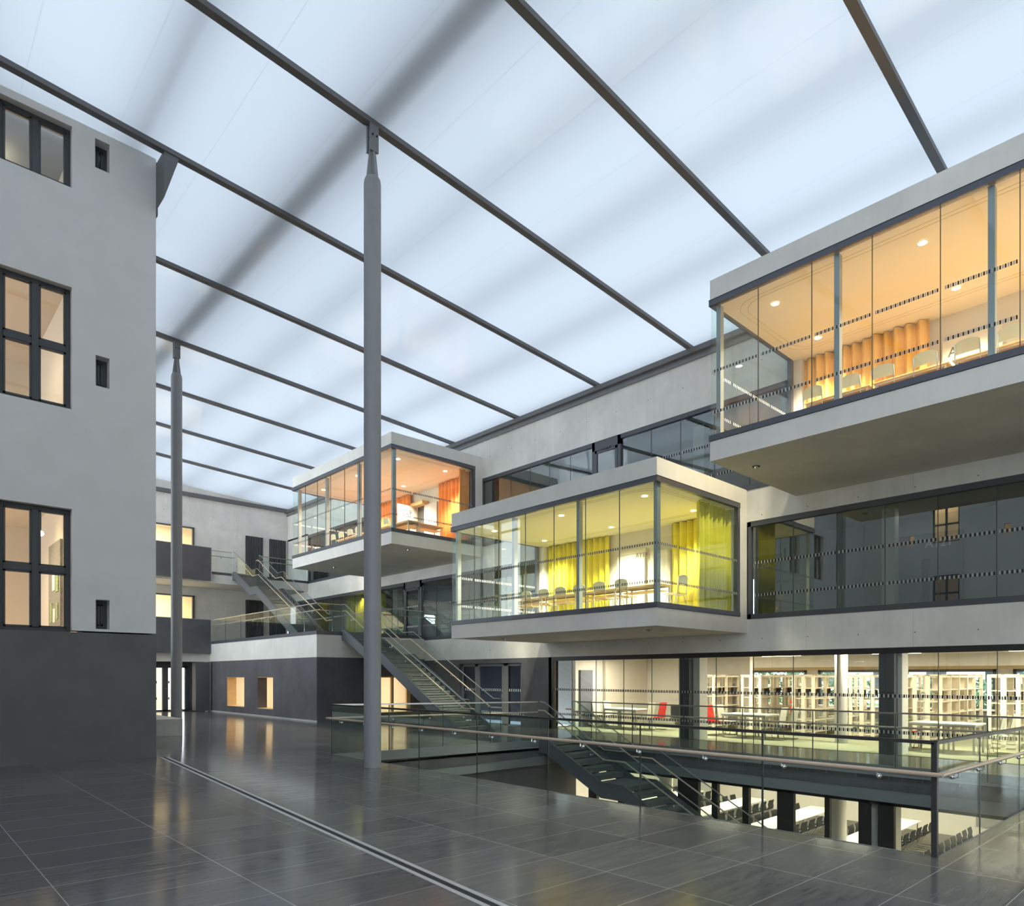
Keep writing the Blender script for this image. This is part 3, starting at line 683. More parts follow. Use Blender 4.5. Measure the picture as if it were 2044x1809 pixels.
# ================================================================== PROJECTING GLASS ROOMS
XF = 13.66
def glass_room(name, label, y0, y1, zb, ceil, floor_, joints, mulls, wcol, tint_dash):
    t = thing(name, label, 'room', ((XF+XW)/2, (y0+y1)/2, zb))
    zs, zf_, zg0, zg1, zt, ztop = zb, zb+.45, zb+.57, zb+3.46, zb+3.59, zb+4.04
    box(XF, y0, zs, XW, y1, zf_).build('floor_slab', 'concrete_smooth', t)
    box(XF, y0, zt, XW, y1, ztop).build('roof_slab', 'concrete_smooth', t)
    for nm_, a, b_ in (('sill_frame', zf_-.005, zg0), ('head_frame', zg1, zt+.005)):
        box(XF-.02, y0-.02, a, XF+.10, y1+.02, b_).box(XF+.10, y0-.02, a, 17.60, y0+.10, b_).box(XF+.10, y1-.10, a, 17.60, y1+.02, b_).build(nm_, 'strip_dark', t)
    box(XF-.022, y0-.022, zt-.008, XF+.1, y1+.022, zt+.008).box(XF, y0-.022, zt-.008, 17.6, y0+.05, zt+.008).box(XF-.012, y0-.012, zf_-.012, XF+.1, y1+.012, zf_+.006).box(XF, y0-.012, zf_-.012, 17.6, y0+.05, zf_+.006).build('shadow_gap', 'gap_black', t)
    box(17.48, y0-.01, zg0, 17.60, y0+.1, zg1).box(17.48, y1-.1, zg0, 17.60, y1+.01, zg1).build('jamb_frame', 'strip_dark', t)
    box(17.60, y0, zf_, XW, y0+.30, zt).box(17.60, y1-.30, zf_, XW, y1, zt).build('return_wall', 'concrete_smooth', t)
    box(XF+.1, y0+.1, zf_-.01, XW, y1-.1, zf_+.055).build('floor_finish', floor_, t)
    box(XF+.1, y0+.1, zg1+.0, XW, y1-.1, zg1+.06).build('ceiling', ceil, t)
    # rounded groove line running round the ceiling
    g = MB(); r = .5
    for off in (.34, .46):
        pts = []
        for cx, cy_, a0 in ((XW-.6-off-r+.2, y1-off-r, 0), (XF+off+r, y1-off-r, 90), (XF+off+r, y0+off+r, 180), (XW-.6-off-r+.2, y0+off+r, 270)):
            for k in range(7): pts.append((cx+r*math.cos(math.radians(a0+15*k)), cy_+r*math.sin(math.radians(a0+15*k)), zg1-.001))
        pts.append(pts[0])
        for p, q in zip(pts, pts[1:]): g.bar(p, q, .008, .006)
    g.build('ceiling_groove', 'ceiling_groove', t)
    box(XW-.04, y0+.2, zf_+.04, XW-.002, y1-.2, zt-.05).build('back_wall', wcol, t)
    cuts = sorted([y0+.01, y1-.01]+joints)
    for a, b_ in zip(cuts, cuts[1:]):
        p = box(XF+.012, a+.005, zg0-.02, XF+.028, b_-.005, zg1+.02).build('glass_pane', 'glass_box', t)
        for mz in (.63, 1.54): dashes(0, XF+.012, a+.01, b_-.01, zf_+mz-.035, p, light=tint_dash)
    for yy in (y0, y1):
        s_ = .012 if yy == y0 else -.028
        cx_ = [XF+.03, 14.60, 15.53, 16.46, 17.48]
        for a, b_ in zip(cx_, cx_[1:]):
            p = box(a+.005, yy+s_, zg0-.02, b_-.005, yy+s_+.016, zg1+.02).build('glass_pane', 'glass_box', t)
            for mz in (.63, 1.54): dashes(1, yy+s_, a+.01, b_-.01, zf_+mz-.035, p, dark='mark_black' if yy == y0 else 'mark_white', light='mark_grey' if yy == y0 else None)  # far panes: room light on the dashes is painted in as white
    j = MB()
    for v in joints: j.box(XF+.008, v-.006, zg0, XF+.03, v+.006, zg1)
    j.build('pane_joint', 'glass_edge', t)
    for v in mulls:
        box(XF+.10, v-.05, zg0, XF+.24, v+.05, zg1).build('mullion', 'mullion', t)
    return t
def downlight(x, y, z, label, power, col, mat='lamp_warm'):
    t = thing('downlight', label, 'lamp', (x, y, z), 0, 'recessed ceiling downlights')
    MB().lathe(x, y, [(.10, z-.001), (.10, z-.008), (.08, z-.008), (.08, z-.001)], 20, False).build('trim_ring', 'white_paint', t, smooth=True)
    MB().lathe(x, y, [(.078, z-.006), (.078, z+.001)], 20).build('lens', mat, t)
    spot((x, y, z-.03), power, col, 118, 1, .15)
J2 = 1.135
YR = glass_room('glass_meeting_room', 'yellow lit projecting glass room with concrete slabs above the library', 9.55, 17.48, 2.83, 'ceiling_bounce_yellow', 'floor_yellow',
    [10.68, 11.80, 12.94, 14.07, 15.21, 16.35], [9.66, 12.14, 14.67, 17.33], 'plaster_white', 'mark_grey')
RR = glass_room('glass_meeting_room', 'large amber lit projecting glass room high at the right edge', -4.35, 8.13, 6.42, 'ceiling_bounce_apricot', 'floor_orange',
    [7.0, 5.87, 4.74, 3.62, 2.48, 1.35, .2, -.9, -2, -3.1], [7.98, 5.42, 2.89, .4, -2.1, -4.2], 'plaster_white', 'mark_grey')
OR = glass_room('glass_meeting_room', 'orange lit projecting glass room behind the tall near column', 20.99, 28.96, 6.42, 'ceiling_bounce_orange', 'floor_orange',
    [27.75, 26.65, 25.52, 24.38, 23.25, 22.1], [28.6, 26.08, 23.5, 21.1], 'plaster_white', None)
for nm_, xs, ys, z, pw, col in (('yellow', (14.58, 16.88), (16.42, 13.5, 10.57), 6.285, 2300, (1, .93, .68)), ('amber', (14.59, 16.82), (7.07, 4.16, 1.25, -1.6), 9.875, 1900, (1, .86, .60)), ('orange', (14.56, 16.81), (27.8, 24.88, 21.92), 9.875, 2100, (1, .84, .66))):
    for i, x in enumerate(xs):
        for k, y in enumerate(ys):
            downlight(x, y, z, 'round downlight in the %s room ceiling, %s row, %s from its right end' % (nm_, ('front', 'rear')[i], ('first', 'second', 'third', 'fourth')[len(ys)-1-k]), pw, col)
for x, y, z, lab in ((14.75, 7.6, 6.42, 'small chrome spotlight under the amber room'), (14.8, 21.6, 6.42, 'small chrome spotlight under the right end of the orange room'), (14.8, 27.3, 6.42, 'small chrome spotlight under the left end of the orange room'), (14.8, 10.6, 2.83, 'small chrome spotlight under the right end of the yellow room'), (14.8, 16.2, 2.83, 'small chrome spotlight under the left end of the yellow room')):
    t = thing('soffit_spotlight', lab, 'lamp', (x, y, z))
    MB().lathe(x, y, [(.09, z-.006), (.09, z+.002)], 16).build('ring', 'gap_black', t); MB().ball((x, y, z-.008), .045).build('lens', 'chrome', t)
# curtains (hang inside, things of their own)
curtain('curtain', 'long yellow curtain on the rear wall of the yellow room', 'curtain_yellow', [(17.80, 17.2), (17.80, 14.33)], 3.36, 6.27, seed=2)
curtain('curtain', 'yellow curtain gathered in the right rear corner of the yellow room', 'curtain_yellow', [(17.80, 11.93), (17.80, 10.1), (17.55, 9.85), (15.88, 9.85)], 3.36, 6.27, seed=5)
curtain('curtain', 'long amber curtain across the rear wall of the large amber room', 'curtain_apricot', [(17.75, 7.85), (17.75, 6.3), (17.70, 6.2), (17.75, 4.89)], 6.95, 9.86, seed=3)
curtain('curtain', 'orange curtain on the rear wall of the orange room left of its door', 'curtain_orange', [(17.75, 28.6), (17.75, 25.75)], 6.95, 9.86, seed=4)
curtain('curtain', 'orange curtain in the right rear corner of the orange room', 'curtain_orange', [(17.75, 23.69), (17.72, 21.7), (17.5, 21.3), (16.95, 21.27)], 6.95, 9.86, seed=6)
# doors and boards in the rooms
t = thing('room_door', 'white door numbered A114 in the rear wall of the yellow room', 'door', (17.9, 13.45, 3.33))
box(17.86, 12.95, 3.34, 17.955, 13.97, 5.55).build('leaf', 'door_white', t)
box(17.84, 12.9, 5.55, 17.955, 14.02, 5.68).box(17.84, 13.97, 3.34, 17.955, 14.02, 5.6).build('frame', 'plaster_white', t)
text('A114', .22, 'letter_grey', (17.855, 13.30, 5.40), ROT_MX, t, 'room_number')
t = tag(box(17.70, 12.0, 3.34, 17.95, 12.62, 5.5).build('tall_cupboard', 'white_paint', bevel=.01), 'flat white tall cupboard beside the A114 door', 'cupboard')
t = thing('room_door', 'white door numbered A221 behind the chairs of the amber room', 'door', (17.9, 4.15, 6.92))
box(17.86, 3.55, 6.93, 17.955, 4.69, 9.28).build('leaf', 'door_white', t)
text('A221', .30, 'letter_grey', (17.855, 4.58, 8.87), ROT_MX, t, 'room_number')
t = thing('room_door', 'open orange lit door leaf numbered A229 in the orange room', 'door', (17.9, 25.4, 6.92))
box(16.84, 25.38, 6.95, 17.88, 25.43, 9.22).build('leaf', 'door_white', t)
text('A229', .30, 'letter_grey', (16.92, 25.375, 8.82), ROT_MY, t, 'room_number')
t = thing('doorway', 'dark open doorway with pale side panel in the orange room', 'door', (17.9, 24.9, 6.92))
box(17.90, 24.78, 6.93, 17.957, 25.36, 9.20).build('opening', 'screen_dark', t); box(17.82, 23.85, 6.93, 17.957, 24.76, 9.20).build('side_panel', 'white_paint', t)
box(17.6, 24.6, 9.22, 17.957, 25.5, 9.36).build('lintel', 'oak_frame', t)

# ================================================================== STAIRS (one design, three flights)
def make_stair():
    t = thing('staircase', '', 'staircase', (0, 0, 0))
    Wd = 1.45; RH = .1667
    # origin: top edge, left stringer outer face; descends towards -Y
    pitch = [(0, 0), (-.28, 0), (-2.30, -1.0), (-3.02, -1.0), (-7.78, -3.655)]
    def poly(dz0, dz1): return [(y, z+dz0) for y, z in pitch]+[(y, z+dz1) for y, z in reversed(pitch)]
    for x in (0, Wd-.05):
        mb = MB().prism(poly(.06, -.34), 0, x, x+.014)
        for dz in (.06, -.34):
            for (ya, za), (yb, zb_) in zip(pitch, pitch[1:]): mb.bar((x+.025, ya, za+dz), (x+.025, yb, zb_+dz), .075, .014)
        mb.build('stringer', 'stair_steel', t, local=True)
    steps = [(-.28-.337*i, -RH*i) for i in range(6)]; n2 = 16
    def tread(y, z, run):
        MB().prism([(y+.03, z), (y-run, z), (y-run, z-.035), (y-run+.02, z-.035), (y-run+.02, z-RH+.03), (y-run+.035, z-RH+.03), (y-run+.035, z-.035), (y+.03, z-.035)], 0, .06, Wd-.06).build('tread', 'stair_tread', t, local=True)
    tread(-.0, 0, .28)
    for i in range(1, 6): tread(-.28-.337*(i-1), -RH*i, .337)
    tread(-.28-.337*5, -1.0, 1.06)
    for i in range(1, 16): tread(-3.02-.2975*(i-1), -1.0-.166*i, .2975)
    rail = [(0, 1.12), (-.20, 1.10), (-2.36, -.08), (-3.05, -.08), (-7.73, -2.55), (-8.1, -2.55)]
    hand = [(.15, .86), (-.12, .86), (-2.28, -.36), (-2.98, -.36), (-7.69, -2.85), (-8.25, -2.85)]
    def zi(pl, y):
        for (ya, za), (yb, zb_) in zip(pl, pl[1:]):
            if yb <= y <= ya: return za+(zb_-za)*(y-ya)/(yb-ya)
        return pl[-1][1]
    base = [(0, .05), (-.28, .05), (-2.30, -.95), (-3.02, -.95), (-7.78, -3.6), (-8.1, -3.62)]
    cuts = [0, -1.3, -2.6, -3.9, -5.2, -6.5, -8.1]
    for x, xh in ((.05, .13), (Wd-.05, Wd-.13)):
        for a, b_ in zip(cuts, cuts[1:]):
            a2, b2 = a-.006, b_+.006
            ys = [a2]+[y for y in sorted({p[0] for p in rail}|{p[0] for p in base}, reverse=True) if b2 < y < a2]+[b2]
            pl = [(y, zi(base, y)) for y in ys]+[(y, zi(rail, y)) for y in reversed(ys)]
            vs = []; m_ = len(ys)
            mb = MB()
            for k in range(m_-1): mb.prism([pl[k], pl[k+1], pl[2*m_-2-k], pl[2*m_-1-k]], 0, x-.007, x+.007)
            me = mb.build('glass_panel', 'glass_rail', t, local=True)
            bm = bmesh.new(); bm.from_mesh(me.data)
            bmesh.ops.remove_doubles(bm, verts=bm.verts, dist=1e-5)
            dupf = [f for f in bm.faces if all(abs(v.co.y-f.verts[0].co.y) < 1e-6 for v in f.verts) and b2+1e-4 < f.verts[0].co.y < a2-1e-4]
            bmesh.ops.delete(bm, geom=dupf, context='FACES_ONLY'); bm.to_mesh(me.data); bm.free()
        MB().tube([(x, y, z) for y, z in rail]+[(x, -8.1, -3.6)], .017, 8).build('top_rail', 'steel_rail', t, smooth=True, local=True)
        MB().tube([(xh, y, z) for y, z in hand], .021, 8).build('handrail', 'handrail_wood', t, smooth=True, local=True)
        for y in (-.7, -1.9, -3.5, -4.5, -5.5, -6.5, -7.5):
            z = zi(hand, y); MB().tube([(x, y, z-.10), (xh, y, z-.10), (xh, y, z)], .009, 6).ball((x, y, z-.10), .022, 8, 5).build('bracket', 'chrome', t, smooth=True, local=True)
    return t
ST = make_stair()
ST.location = (13.90, 25.02, 3.42); ST['label'] = 'grey steel stair rising from the hall floor to the terrace beside the near column'
dup(ST, (13.75, 36.2, 7.0), 0, 'far grey steel stair rising from the terrace to the upper gallery')
dup(ST, (13.95, 13.80, fz(14.6)), 0, 'grey steel stair descending into the void towards the basement room')

# ================================================================== GLASS RAILINGS
def railing(name, label, p0, p1, joints, side, h=1.10, hh=.80, drop=.14, cap='steel_rail', hand='handrail_wood', post_end=False, post_start=False, nb=.95, ext0=.09, ext1=.09, capw=.036):
    """straight glass railing; side = unit vector towards the person holding the rail"""
    p0, p1 = Vector(p0), Vector(p1); d_ = p1-p0; L = d_.length; u = d_/L; sd = Vector((*side, 0))
    t = thing(name, label, 'railing', tuple(p0))
    cuts = [0]+sorted(joints)+[L]
    for a, b_ in zip(cuts, cuts[1:]):
        q0, q1 = p0+u*(a+.006), p0+u*(b_-.006); w = sd*.008
        up = Vector((0, 0, h-.02)); dn = Vector((0, 0, -drop))
        vs = [q0+dn-w, q1+dn-w, q1+dn+w, q0+dn+w, q0+up-w, q1+up-w, q1+up+w, q0+up+w]
        MB().add(vs, [(3,2,1,0),(4,5,6,7),(0,1,5,4),(1,2,6,5),(2,3,7,6),(3,0,4,7)]).build('glass_panel', 'glass_rail', t)
    e = MB()
    for a in cuts[(0 if post_start else 1):(-1)]:
        q = p0+u*a; e.bar(q+Vector((0, 0, -drop)), q+Vector((0, 0, h-.02)), .012, .020, up=(u.x, u.y, u.z))
    if len(cuts) > 2 or post_start: e.build('pane_joint', 'glass_edge', t)
    MB().bar(p0+Vector((0, 0, h)), p1+Vector((0, 0, h)), capw, .034).build('top_rail', cap, t)
    if post_end: MB().bar(p1+Vector((0, 0, -drop)), p1+Vector((0, 0, h)), .05, .05).build('corner_post', 'steel_rail_dark', t)
    MB().tube([p0-u*ext0+sd*.08+Vector((0, 0, hh)), p1+u*ext1+sd*.08+Vector((0, 0, hh))], .022, 10).build('handrail', hand, t, smooth=True)
    n = max(1, int(round((L-.4)/nb)))
    for i in range(n):
        q = p0+u*((i+.5)*L/n)+Vector((0, 0, hh))
        MB().tube([q+Vector((0, 0, -.07)), q+sd*.05+Vector((0, 0, -.075)), q+sd*.078+Vector((0, 0, -.06)), q+sd*.08], .0085, 6).ball(tuple(q+sd*.018+Vector((0, 0, -.07))), .026, 10, 6).build('bracket', 'chrome', t, smooth=True)
    return t
def F(x, y): return (x, y, fz(x))
railing('glass_railing', 'nearest glass railing with pale round handrail along the void edge', F(7.45, 13.85), F(7.45, 2.02), [13.85-v for v in (12.18, 10.51, 8.83, 7.17, 5.47, 3.76)], (-1, 0), cap='steel_rail_dark', post_end=True, post_start=True, capw=.05)
railing('glass_railing', 'glass railing with tan handrail at the right edge, leaving the corner post', F(7.45, 2.02), F(15.45, 2.02), [1.65, 3.65, 5.6], (0, -1), cap='steel_rail_dark', capw=.05)
railing('glass_railing', 'far glass railing in front of the library glazing across the void', F(15.43, 13.8), F(15.43, 2.02), [.72, 2.2, 3.85, 5.5, 7.2, 8.9, 10.5], (1, 0))
railing('glass_railing', 'glass railing closing the left end of the void up to the basement stair', F(7.45, 13.85), F(13.95, 13.85), [1.5, 3.1, 4.7], (0, 1))
T = 3.42
railing('glass_railing', 'terrace glass railing above the dark block, running back to the far panel', (12.84, 25.05, T), (12.84, 36.7, T), [1.3, 3.75, 5.75, 7.7, 9.65], (1, 0), hh=.84)
railing('glass_railing', 'short terrace glass railing left of the stair head', (12.84, 25.05, T), (13.95, 25.05, T), [], (0, 1), hh=.84, ext1=0)
railing('glass_railing', 'terrace glass railing right of the stair head against the facade', (15.38, 25.05, T), (17.95, 25.05, T), [1.25], (0, 1), hh=.84)
railing('glass_railing', 'upper gallery glass railing between dark panel and far stair', (12.66, 36.25, 7.0), (13.75, 36.25, 7.0), [], (0, 1), hh=.84)
railing('glass_railing', 'upper gallery glass railing right of the far stair', (15.22, 36.25, 7.0), (17.9, 36.25, 7.0), [1.3], (0, 1), hh=.84)
# ================================================================== LIBRARY (behind the ground-floor glazing)
LF = -.30
struct(box(XW+.1, -13, LF-.1, 31, 18.0, LF).build('floor_library', 'carpet_green'))
struct(box(XW+.1, -13, 2.42, 31, 18.0, 2.55).build('ceiling_library', 'plaster_white'))
struct(box(XW, 17.15, -.4, XW+.35, 17.3, 2.3).box(19.3, 17.15, LF, 31, 17.35, 2.42).build('wall_library_left', 'concrete_smooth'))
struct(box(23.6, 12.4, LF, 23.8, 17.15, 2.42).build('wall_library_partition', 'concrete_smooth'))
struct(box(20.9, 14.9, LF, 23.6, 15.05, 2.42).build('wall_library_white', 'plaster_white')) if False else None
struct(box(27.6, -13, 1.98, 28.1, 17.2, 2.42).build('wall_library_beam', 'concrete'))
struct(holed(MB(), -13, 17.35, LF, 2.42, [(13.0, 15.6, .28, 1.88), (9.6, 12.5, .28, 1.88), (6.1, 9.1, .28, 1.88), (2.4, 5.6, .28, 1.88), (-2, 2.1, .28, 1.88), (-8, -2.5, .28, 1.88)], 29.8, 30.15, axis=0).build('wall_library_rear', 'concrete'))
k = 100
for a, b_ in ((13.0, 15.6), (9.6, 12.5), (6.1, 9.1), (2.4, 5.6), (-2, 2.1), (-8, -2.5)):
    o = struct(box(29.75, a, .28, 29.9, b_, .36).box(29.75, a, 1.78, 29.9, b_, 1.88).box(29.75, a, .28, 29.9, a+.1, 1.88).box(29.75, b_-.1, .28, 29.9, b_, 1.88).build('window_%d' % k, 'frame_dark')); k += 1
    box(29.82, a, .3, 29.83, b_, 1.86).build('window_pane', 'glass_clear', o)
struct(box(29.55, -8.5, 1.88, 29.8, 16.4, 2.02).box(29.55, 15.9, LF, 29.8, 16.4, 1.88).build('trim_10', 'oak_frame'))
# columns with a dark steel face towards the hall
for y0, y1, d0, d1, lab in ((11.28, 12.01, 11.50, 11.81, 'square concrete library pier with dark face, right of the left reading table'), (5.68, 6.13, 5.78, 6.13, 'square concrete library pier with dark face, before the right reading table')):
    t = thing('concrete_pier', lab, 'column', (18.4, (y0+y1)/2, LF))
    box(18.36, y0, LF, 18.8, y1, 2.41).build('pier', 'concrete_smooth', t); box(18.12, d0, LF, 18.362, d1, 2.41).build('dark_face', 'frame_dark', t)
t = thing('round_column', 'round concrete column standing in the middle of the library', 'column', (20.3, 7.87, LF))
MB().lathe(20.3, 7.87, [(.17, LF), (.17, 2.42)], 32).build('shaft', 'concrete_smooth', t, smooth=True)
# left end: door, white wall panels
t = thing('room_door', 'olive grey door with glass side strip at the left end of the library', 'door', (19.6, 17.1, LF))
box(19.5, 17.06, LF, 20.2, 17.14, 1.85).build('leaf', 'door_blue', t); MB().tube([(20.1, 17.03, .62), (19.95, 17.03, .62)], .015, 8).build('handle', 'chrome', t)
tag(box(20.9, 17.0, LF, 23.58, 17.14, 2.40).build('white_wall_panel', 'plaster_white'), 'large cream wall panel behind the left reading table', 'panel')
t = thing('wall_screen', 'grey screen with black side bar on the dark library partition', 'screen', (23.55, 13.6, .5))
box(23.52, 13.0, .15, 23.60, 14.35, 1.35).build('screen', 'concrete_bench', t); box(23.50, 14.37, -.2, 23.60, 14.50, 1.36).build('side_bar', 'black_steel', t)
t = thing('sofa', 'dark grey upholstered sofa back near the left reading table', 'sofa', (22.3, 13.9, LF))
box(22.0, 13.2, LF+.2, 22.8, 14.7, LF+.45).build('seat', 'white_paint', t, bevel=.03); box(21.9, 13.2, LF+.35, 22.08, 14.7, LF+.85).build('backrest', 'chair_black', t, bevel=.03)
for y in (13.3, 14.6): box(22.0, y-.04, LF, 22.7, y+.04, LF+.2).build('leg', 'tube_grey', t)
# bookcases: open timber shelving with empty boards, ends facing the hall
def bookcase():
    t = thing('bookcase', '', 'bookcase'); D, Wd, Hh = 4.4, .72, 1.97
    for i in range(6):
        x = i*(D-.06)/5
        MB().box(x, 0, 0, x+.06, .09, Hh).box(x, Wd-.09, 0, x+.06, Wd, Hh).box(x, Wd/2-.06, 0, x+.06, Wd/2+.06, Hh).box(x, 0, Hh-.05, x+.06, Wd, Hh).box(x, 0, .04, x+.06, Wd, .12).build('end_frame' if i in (0, 5) else 'upright', 'shelf_wood', t, local=True)
    for z in (.16, .52, .86, 1.20, 1.53):
        MB().box(.03, .02, z-.012, D-.03, Wd/2-.04, z+.012).box(.03, Wd/2+.04, z-.012, D-.03, Wd-.02, z+.012).build('shelf_board', 'shelf_wood', t, local=True)
    MB().box(.03, .01, Hh-.09, D-.03, Wd-.01, Hh-.04).build('top_board', 'shelf_wood', t, local=True)
    b = MB()
    for i in range(5):
        for y in (.2, .54):
            for z in (1.36, 1.44): b.tube([(i*.87+.12, y, z), (i*.87+.72, y, z)], .007, 5)
            b.box(i*.87+.72, y-.05, 1.32, i*.87+.735, y+.05, 1.50)
    b.build('book_stop', 'black_steel', t, local=True)
    return t
ys = [(12.70, 'open pale timber bookcase farthest left in the library, by the dark partition'), (10.97, 'open pale timber bookcase behind the middle reading table, second from the left'), (9.20, 'open pale timber bookcase just left of the round library column'),
      (7.44, 'open pale timber bookcase just right of the round library column'), (5.69, 'open pale timber bookcase behind the right reading table'), (3.92, 'open pale timber bookcase farthest right in the library')]
B0 = bookcase()
for i, (y, lab) in enumerate(ys):
    if i == 0: B0.location = (21.62, y, LF); B0['label'] = lab; B0['group'] = 'library bookcases'
    else: dup(B0, (21.62, y, LF), 0, lab, 'library bookcases')
# reading tables (two square tables pushed together) and cantilever chairs
def reading_table():
    t = thing('reading_table', '', 'table'); a, b_ = .98, .74
    MB().box(-a/2, -b_/2, .70, a/2, b_/2, .74).build('tabletop', 'white_top', t, local=True, bevel=.004)
    MB().box(-a/2+.05, -b_/2+.04, .66, a/2-.05, b_/2-.04, .70).build('frame', 'tube_grey', t, local=True)
    for x in (-a/2+.06, a/2-.06):
        for y in (-b_/2+.05, b_/2-.05): MB().box(x-.022, y-.022, 0, x+.022, y+.022, .70).build('leg', 'tube_grey', t, local=True)
    return t
TB = reading_table(); first = True
for y, nm_ in ((15.35, 'left'), (10.55, 'middle'), (5.15, 'right')):
    for dy, side in ((.375, 'left'), (-.375, 'right')):
        loc = (20.1 if nm_ != 'right' else 19.95, y+dy, LF); lab = '%s half of the %s white reading table in the library' % (side, nm_)
        if first: TB.location = loc; TB['label'] = lab; TB['group'] = 'library reading tables'; first = False
        else: dup(TB, loc, 0, lab, 'library reading tables')
def cantilever(mat):
    t = thing('cantilever_chair', '', 'chair')
    # faces +Y; back at -Y
    MB().prism([(-.16, .42), (.24, .44), (.26, .455), (.24, .465), (-.17, .445)], 0, -.21, .21).build('seat', mat, t, local=True)
    MB().prism([(-.18, .42), (-.155, .42), (-.255, .98), (-.28, .98)], 0, -.21, .21).build('backrest', mat, t, local=True)
    for x in (-.2, .2):
        MB().tube([(x, -.2, .43), (x, .2, .43), (x, .25, .38), (x, .21, .03), (x, .17, .012), (x, -.25, .012)], .011, 6).build('leg', 'chrome', t, local=True, smooth=True)
    MB().tube([(-.2, -.25, .012), (.2, -.25, .012)], .011, 6).build('floor_bar', 'chrome', t, local=True)
    return t
CW, CR = cantilever('chair_white'), cantilever('chair_red'); used = {'w': False, 'r': False}
def place(kind, x, y, rz_, lab):
    src = CW if kind == 'w' else CR; loc = (x, y, LF); g_ = 'library chairs'
    if not used[kind]: src.location = loc; src.rotation_euler = (0, 0, rz_); src['label'] = lab; src['group'] = g_; used[kind] = True
    else: dup(src, loc, rz_, lab, g_)
place('w', 19.95, 16.45, PI, 'white high-back chair at the left end of the left reading table, nearer the glass')
place('w', 20.55, 16.40, PI, 'white high-back chair at the left end of the left reading table, farther from the glass')
place('w', 20.00, 14.45, 0, 'white high-back chair at the right end of the left reading table')
place('r', 20.55, 14.35, 0, 'red high-back chair at the right end of the left reading table')
place('r', 19.95, 11.65, PI, 'red high-back chair at the left end of the middle reading table')
place('w', 20.45, 11.55, PI, 'white high-back chair at the left end of the middle reading table')
place('w', 19.85, 9.60, 0, 'white high-back chair at the right end of the middle reading table, nearer the glass')
place('w', 20.40, 9.50, 0, 'white high-back chair at the right end of the middle reading table, farther from the glass')
place('w', 19.75, 6.25, PI, 'white high-back chair at the left end of the right reading table')
place('r', 20.20, 6.12, PI, 'red high-back chair at the left end of the right reading table')
place('w', 19.75, 4.15, 0, 'white high-back chair at the right end of the right reading table, nearer the glass')
place('w', 20.30, 4.05, 0, 'white high-back chair at the right end of the right reading table, farther from the glass')
# reading counter with armchairs along the rear windows
for y, k_, lab in ((11.6, 'r', 'red chair glimpsed between the second and third bookcases'), (8.75, 'r', 'red armchair by the rear library window left of the round column'), (8.2, 'w', 'white armchair by the rear library window beside the round column'), (6.9, 'r', 'red armchair by the rear library window right of the round column'), (5.35, 'r', 'red armchair by the rear window behind the right bookcases'), (10.2, 'w', 'white armchair by the rear window behind the middle reading table'), (3.6, 'w', 'white armchair by the rear window at far right')):
    x = 27.6; place(k_, x, y*1.32-2.6, PI/2, lab)
t = thing('window_counter', 'long white counter running under the rear library windows', 'counter', (29.0, 5, LF))
box(28.6, -6, LF+.68, 29.4, 15.6, LF+.72).build('worktop', 'white_top', t)
for y in (-5.5, -2, 1.5, 5, 8.5, 12, 15.4): box(28.7, y, LF, 29.3, y+.05, LF+.68).build('leg', 'white_paint', t)
for i, y in enumerate((15.4, 11.7, 7.8, 4.0, .2, -4)):
    for j_, x in enumerate((20.2, 24.6)):
        t = thing('ceiling_light', ('long strip light on the library ceiling, %s of the %s row' % (('first from left', 'second from left', 'third from left', 'fourth from left', 'fifth from left', 'sixth from left')[i], ('front', 'rear')[j_])), 'lamp', (x, y, 2.4), 0, 'library strip lights')
        box(x-.06, y-.75, 2.37, x+.06, y+.75, 2.42).build('housing', 'white_paint', t); box(x-.05, y-.73, 2.362, x+.05, y+.73, 2.371).build('diffuser', 'lamp_white', t)
        area((x, y, 2.35), 150, .12, 1.46, (1, .89, .68))

# ================================================================== BASEMENT ROOM
BF = -3.94
struct(box(15.75, 2-2.2, -1.02, 30, 18, -.9).build('ceiling_basement', 'plaster_white'))
struct(box(27.5, -2, BF, 27.7, 18, -1.0).box(15.75, 17.9, BF, 27.7, 18.1, -1.0).box(15.75, -2.2, BF, 27.7, -2.0, -1.0).build('wall_basement', 'concrete_smooth'))
struct(box(27.3, -2, -2.62, 27.5, 18, -2.5).build('trim_11', 'oak_frame'))
po = MB()
for a, b_ in ((9.6, 10.21), (9.05, 9.21), (8.21, 8.37), (7.1, 7.49), (6.28, 6.39), (5.45, 5.67), (4.97, 5.28), (13.0, 13.3), (11.9, 12.2), (2.0, 2.2)): po.box(15.55, a, BF, 15.68, b_, -1.02)
po.box(15.55, 1.9, -1.10, 15.68, 13.97, -1.02)
o = struct(po.build('window_120', 'black_steel'))
for a, b_ in ((12.2, 13.0), (10.21, 11.9), (9.21, 9.6), (8.37, 9.05), (7.49, 8.21), (6.39, 7.1), (5.67, 6.28), (2.2, 4.97)):
    box(15.60, a, BF, 15.612, b_, -1.1).build('window_pane', 'glass_library', o)
dashes(0, 15.60, 2.3, 12.9, -2.45, o, pitch=.11, light=None, h=.09)
t = thing('concrete_pier', 'pale concrete pier beside the black posts of the basement room', 'column', (15.9, 5.3, BF)); box(15.75, 5.0, BF, 16.1, 5.5, -1.02).build('pier', 'concrete_smooth', t)
t = thing('round_column', 'round pale column between the black posts of the basement room', 'column', (17.2, 6.75, BF))
MB().lathe(17.2, 6.75, [(.2, BF), (.2, -1.02)], 28).build('shaft', 'concrete_smooth', t, smooth=True)
t = thing('round_column', 'round pale column at the left end of the basement room', 'column', (17.2, 11.7, BF))
MB().lathe(17.2, 11.7, [(.2, BF), (.2, -1.02)], 28).build('shaft', 'concrete_smooth', t, smooth=True)
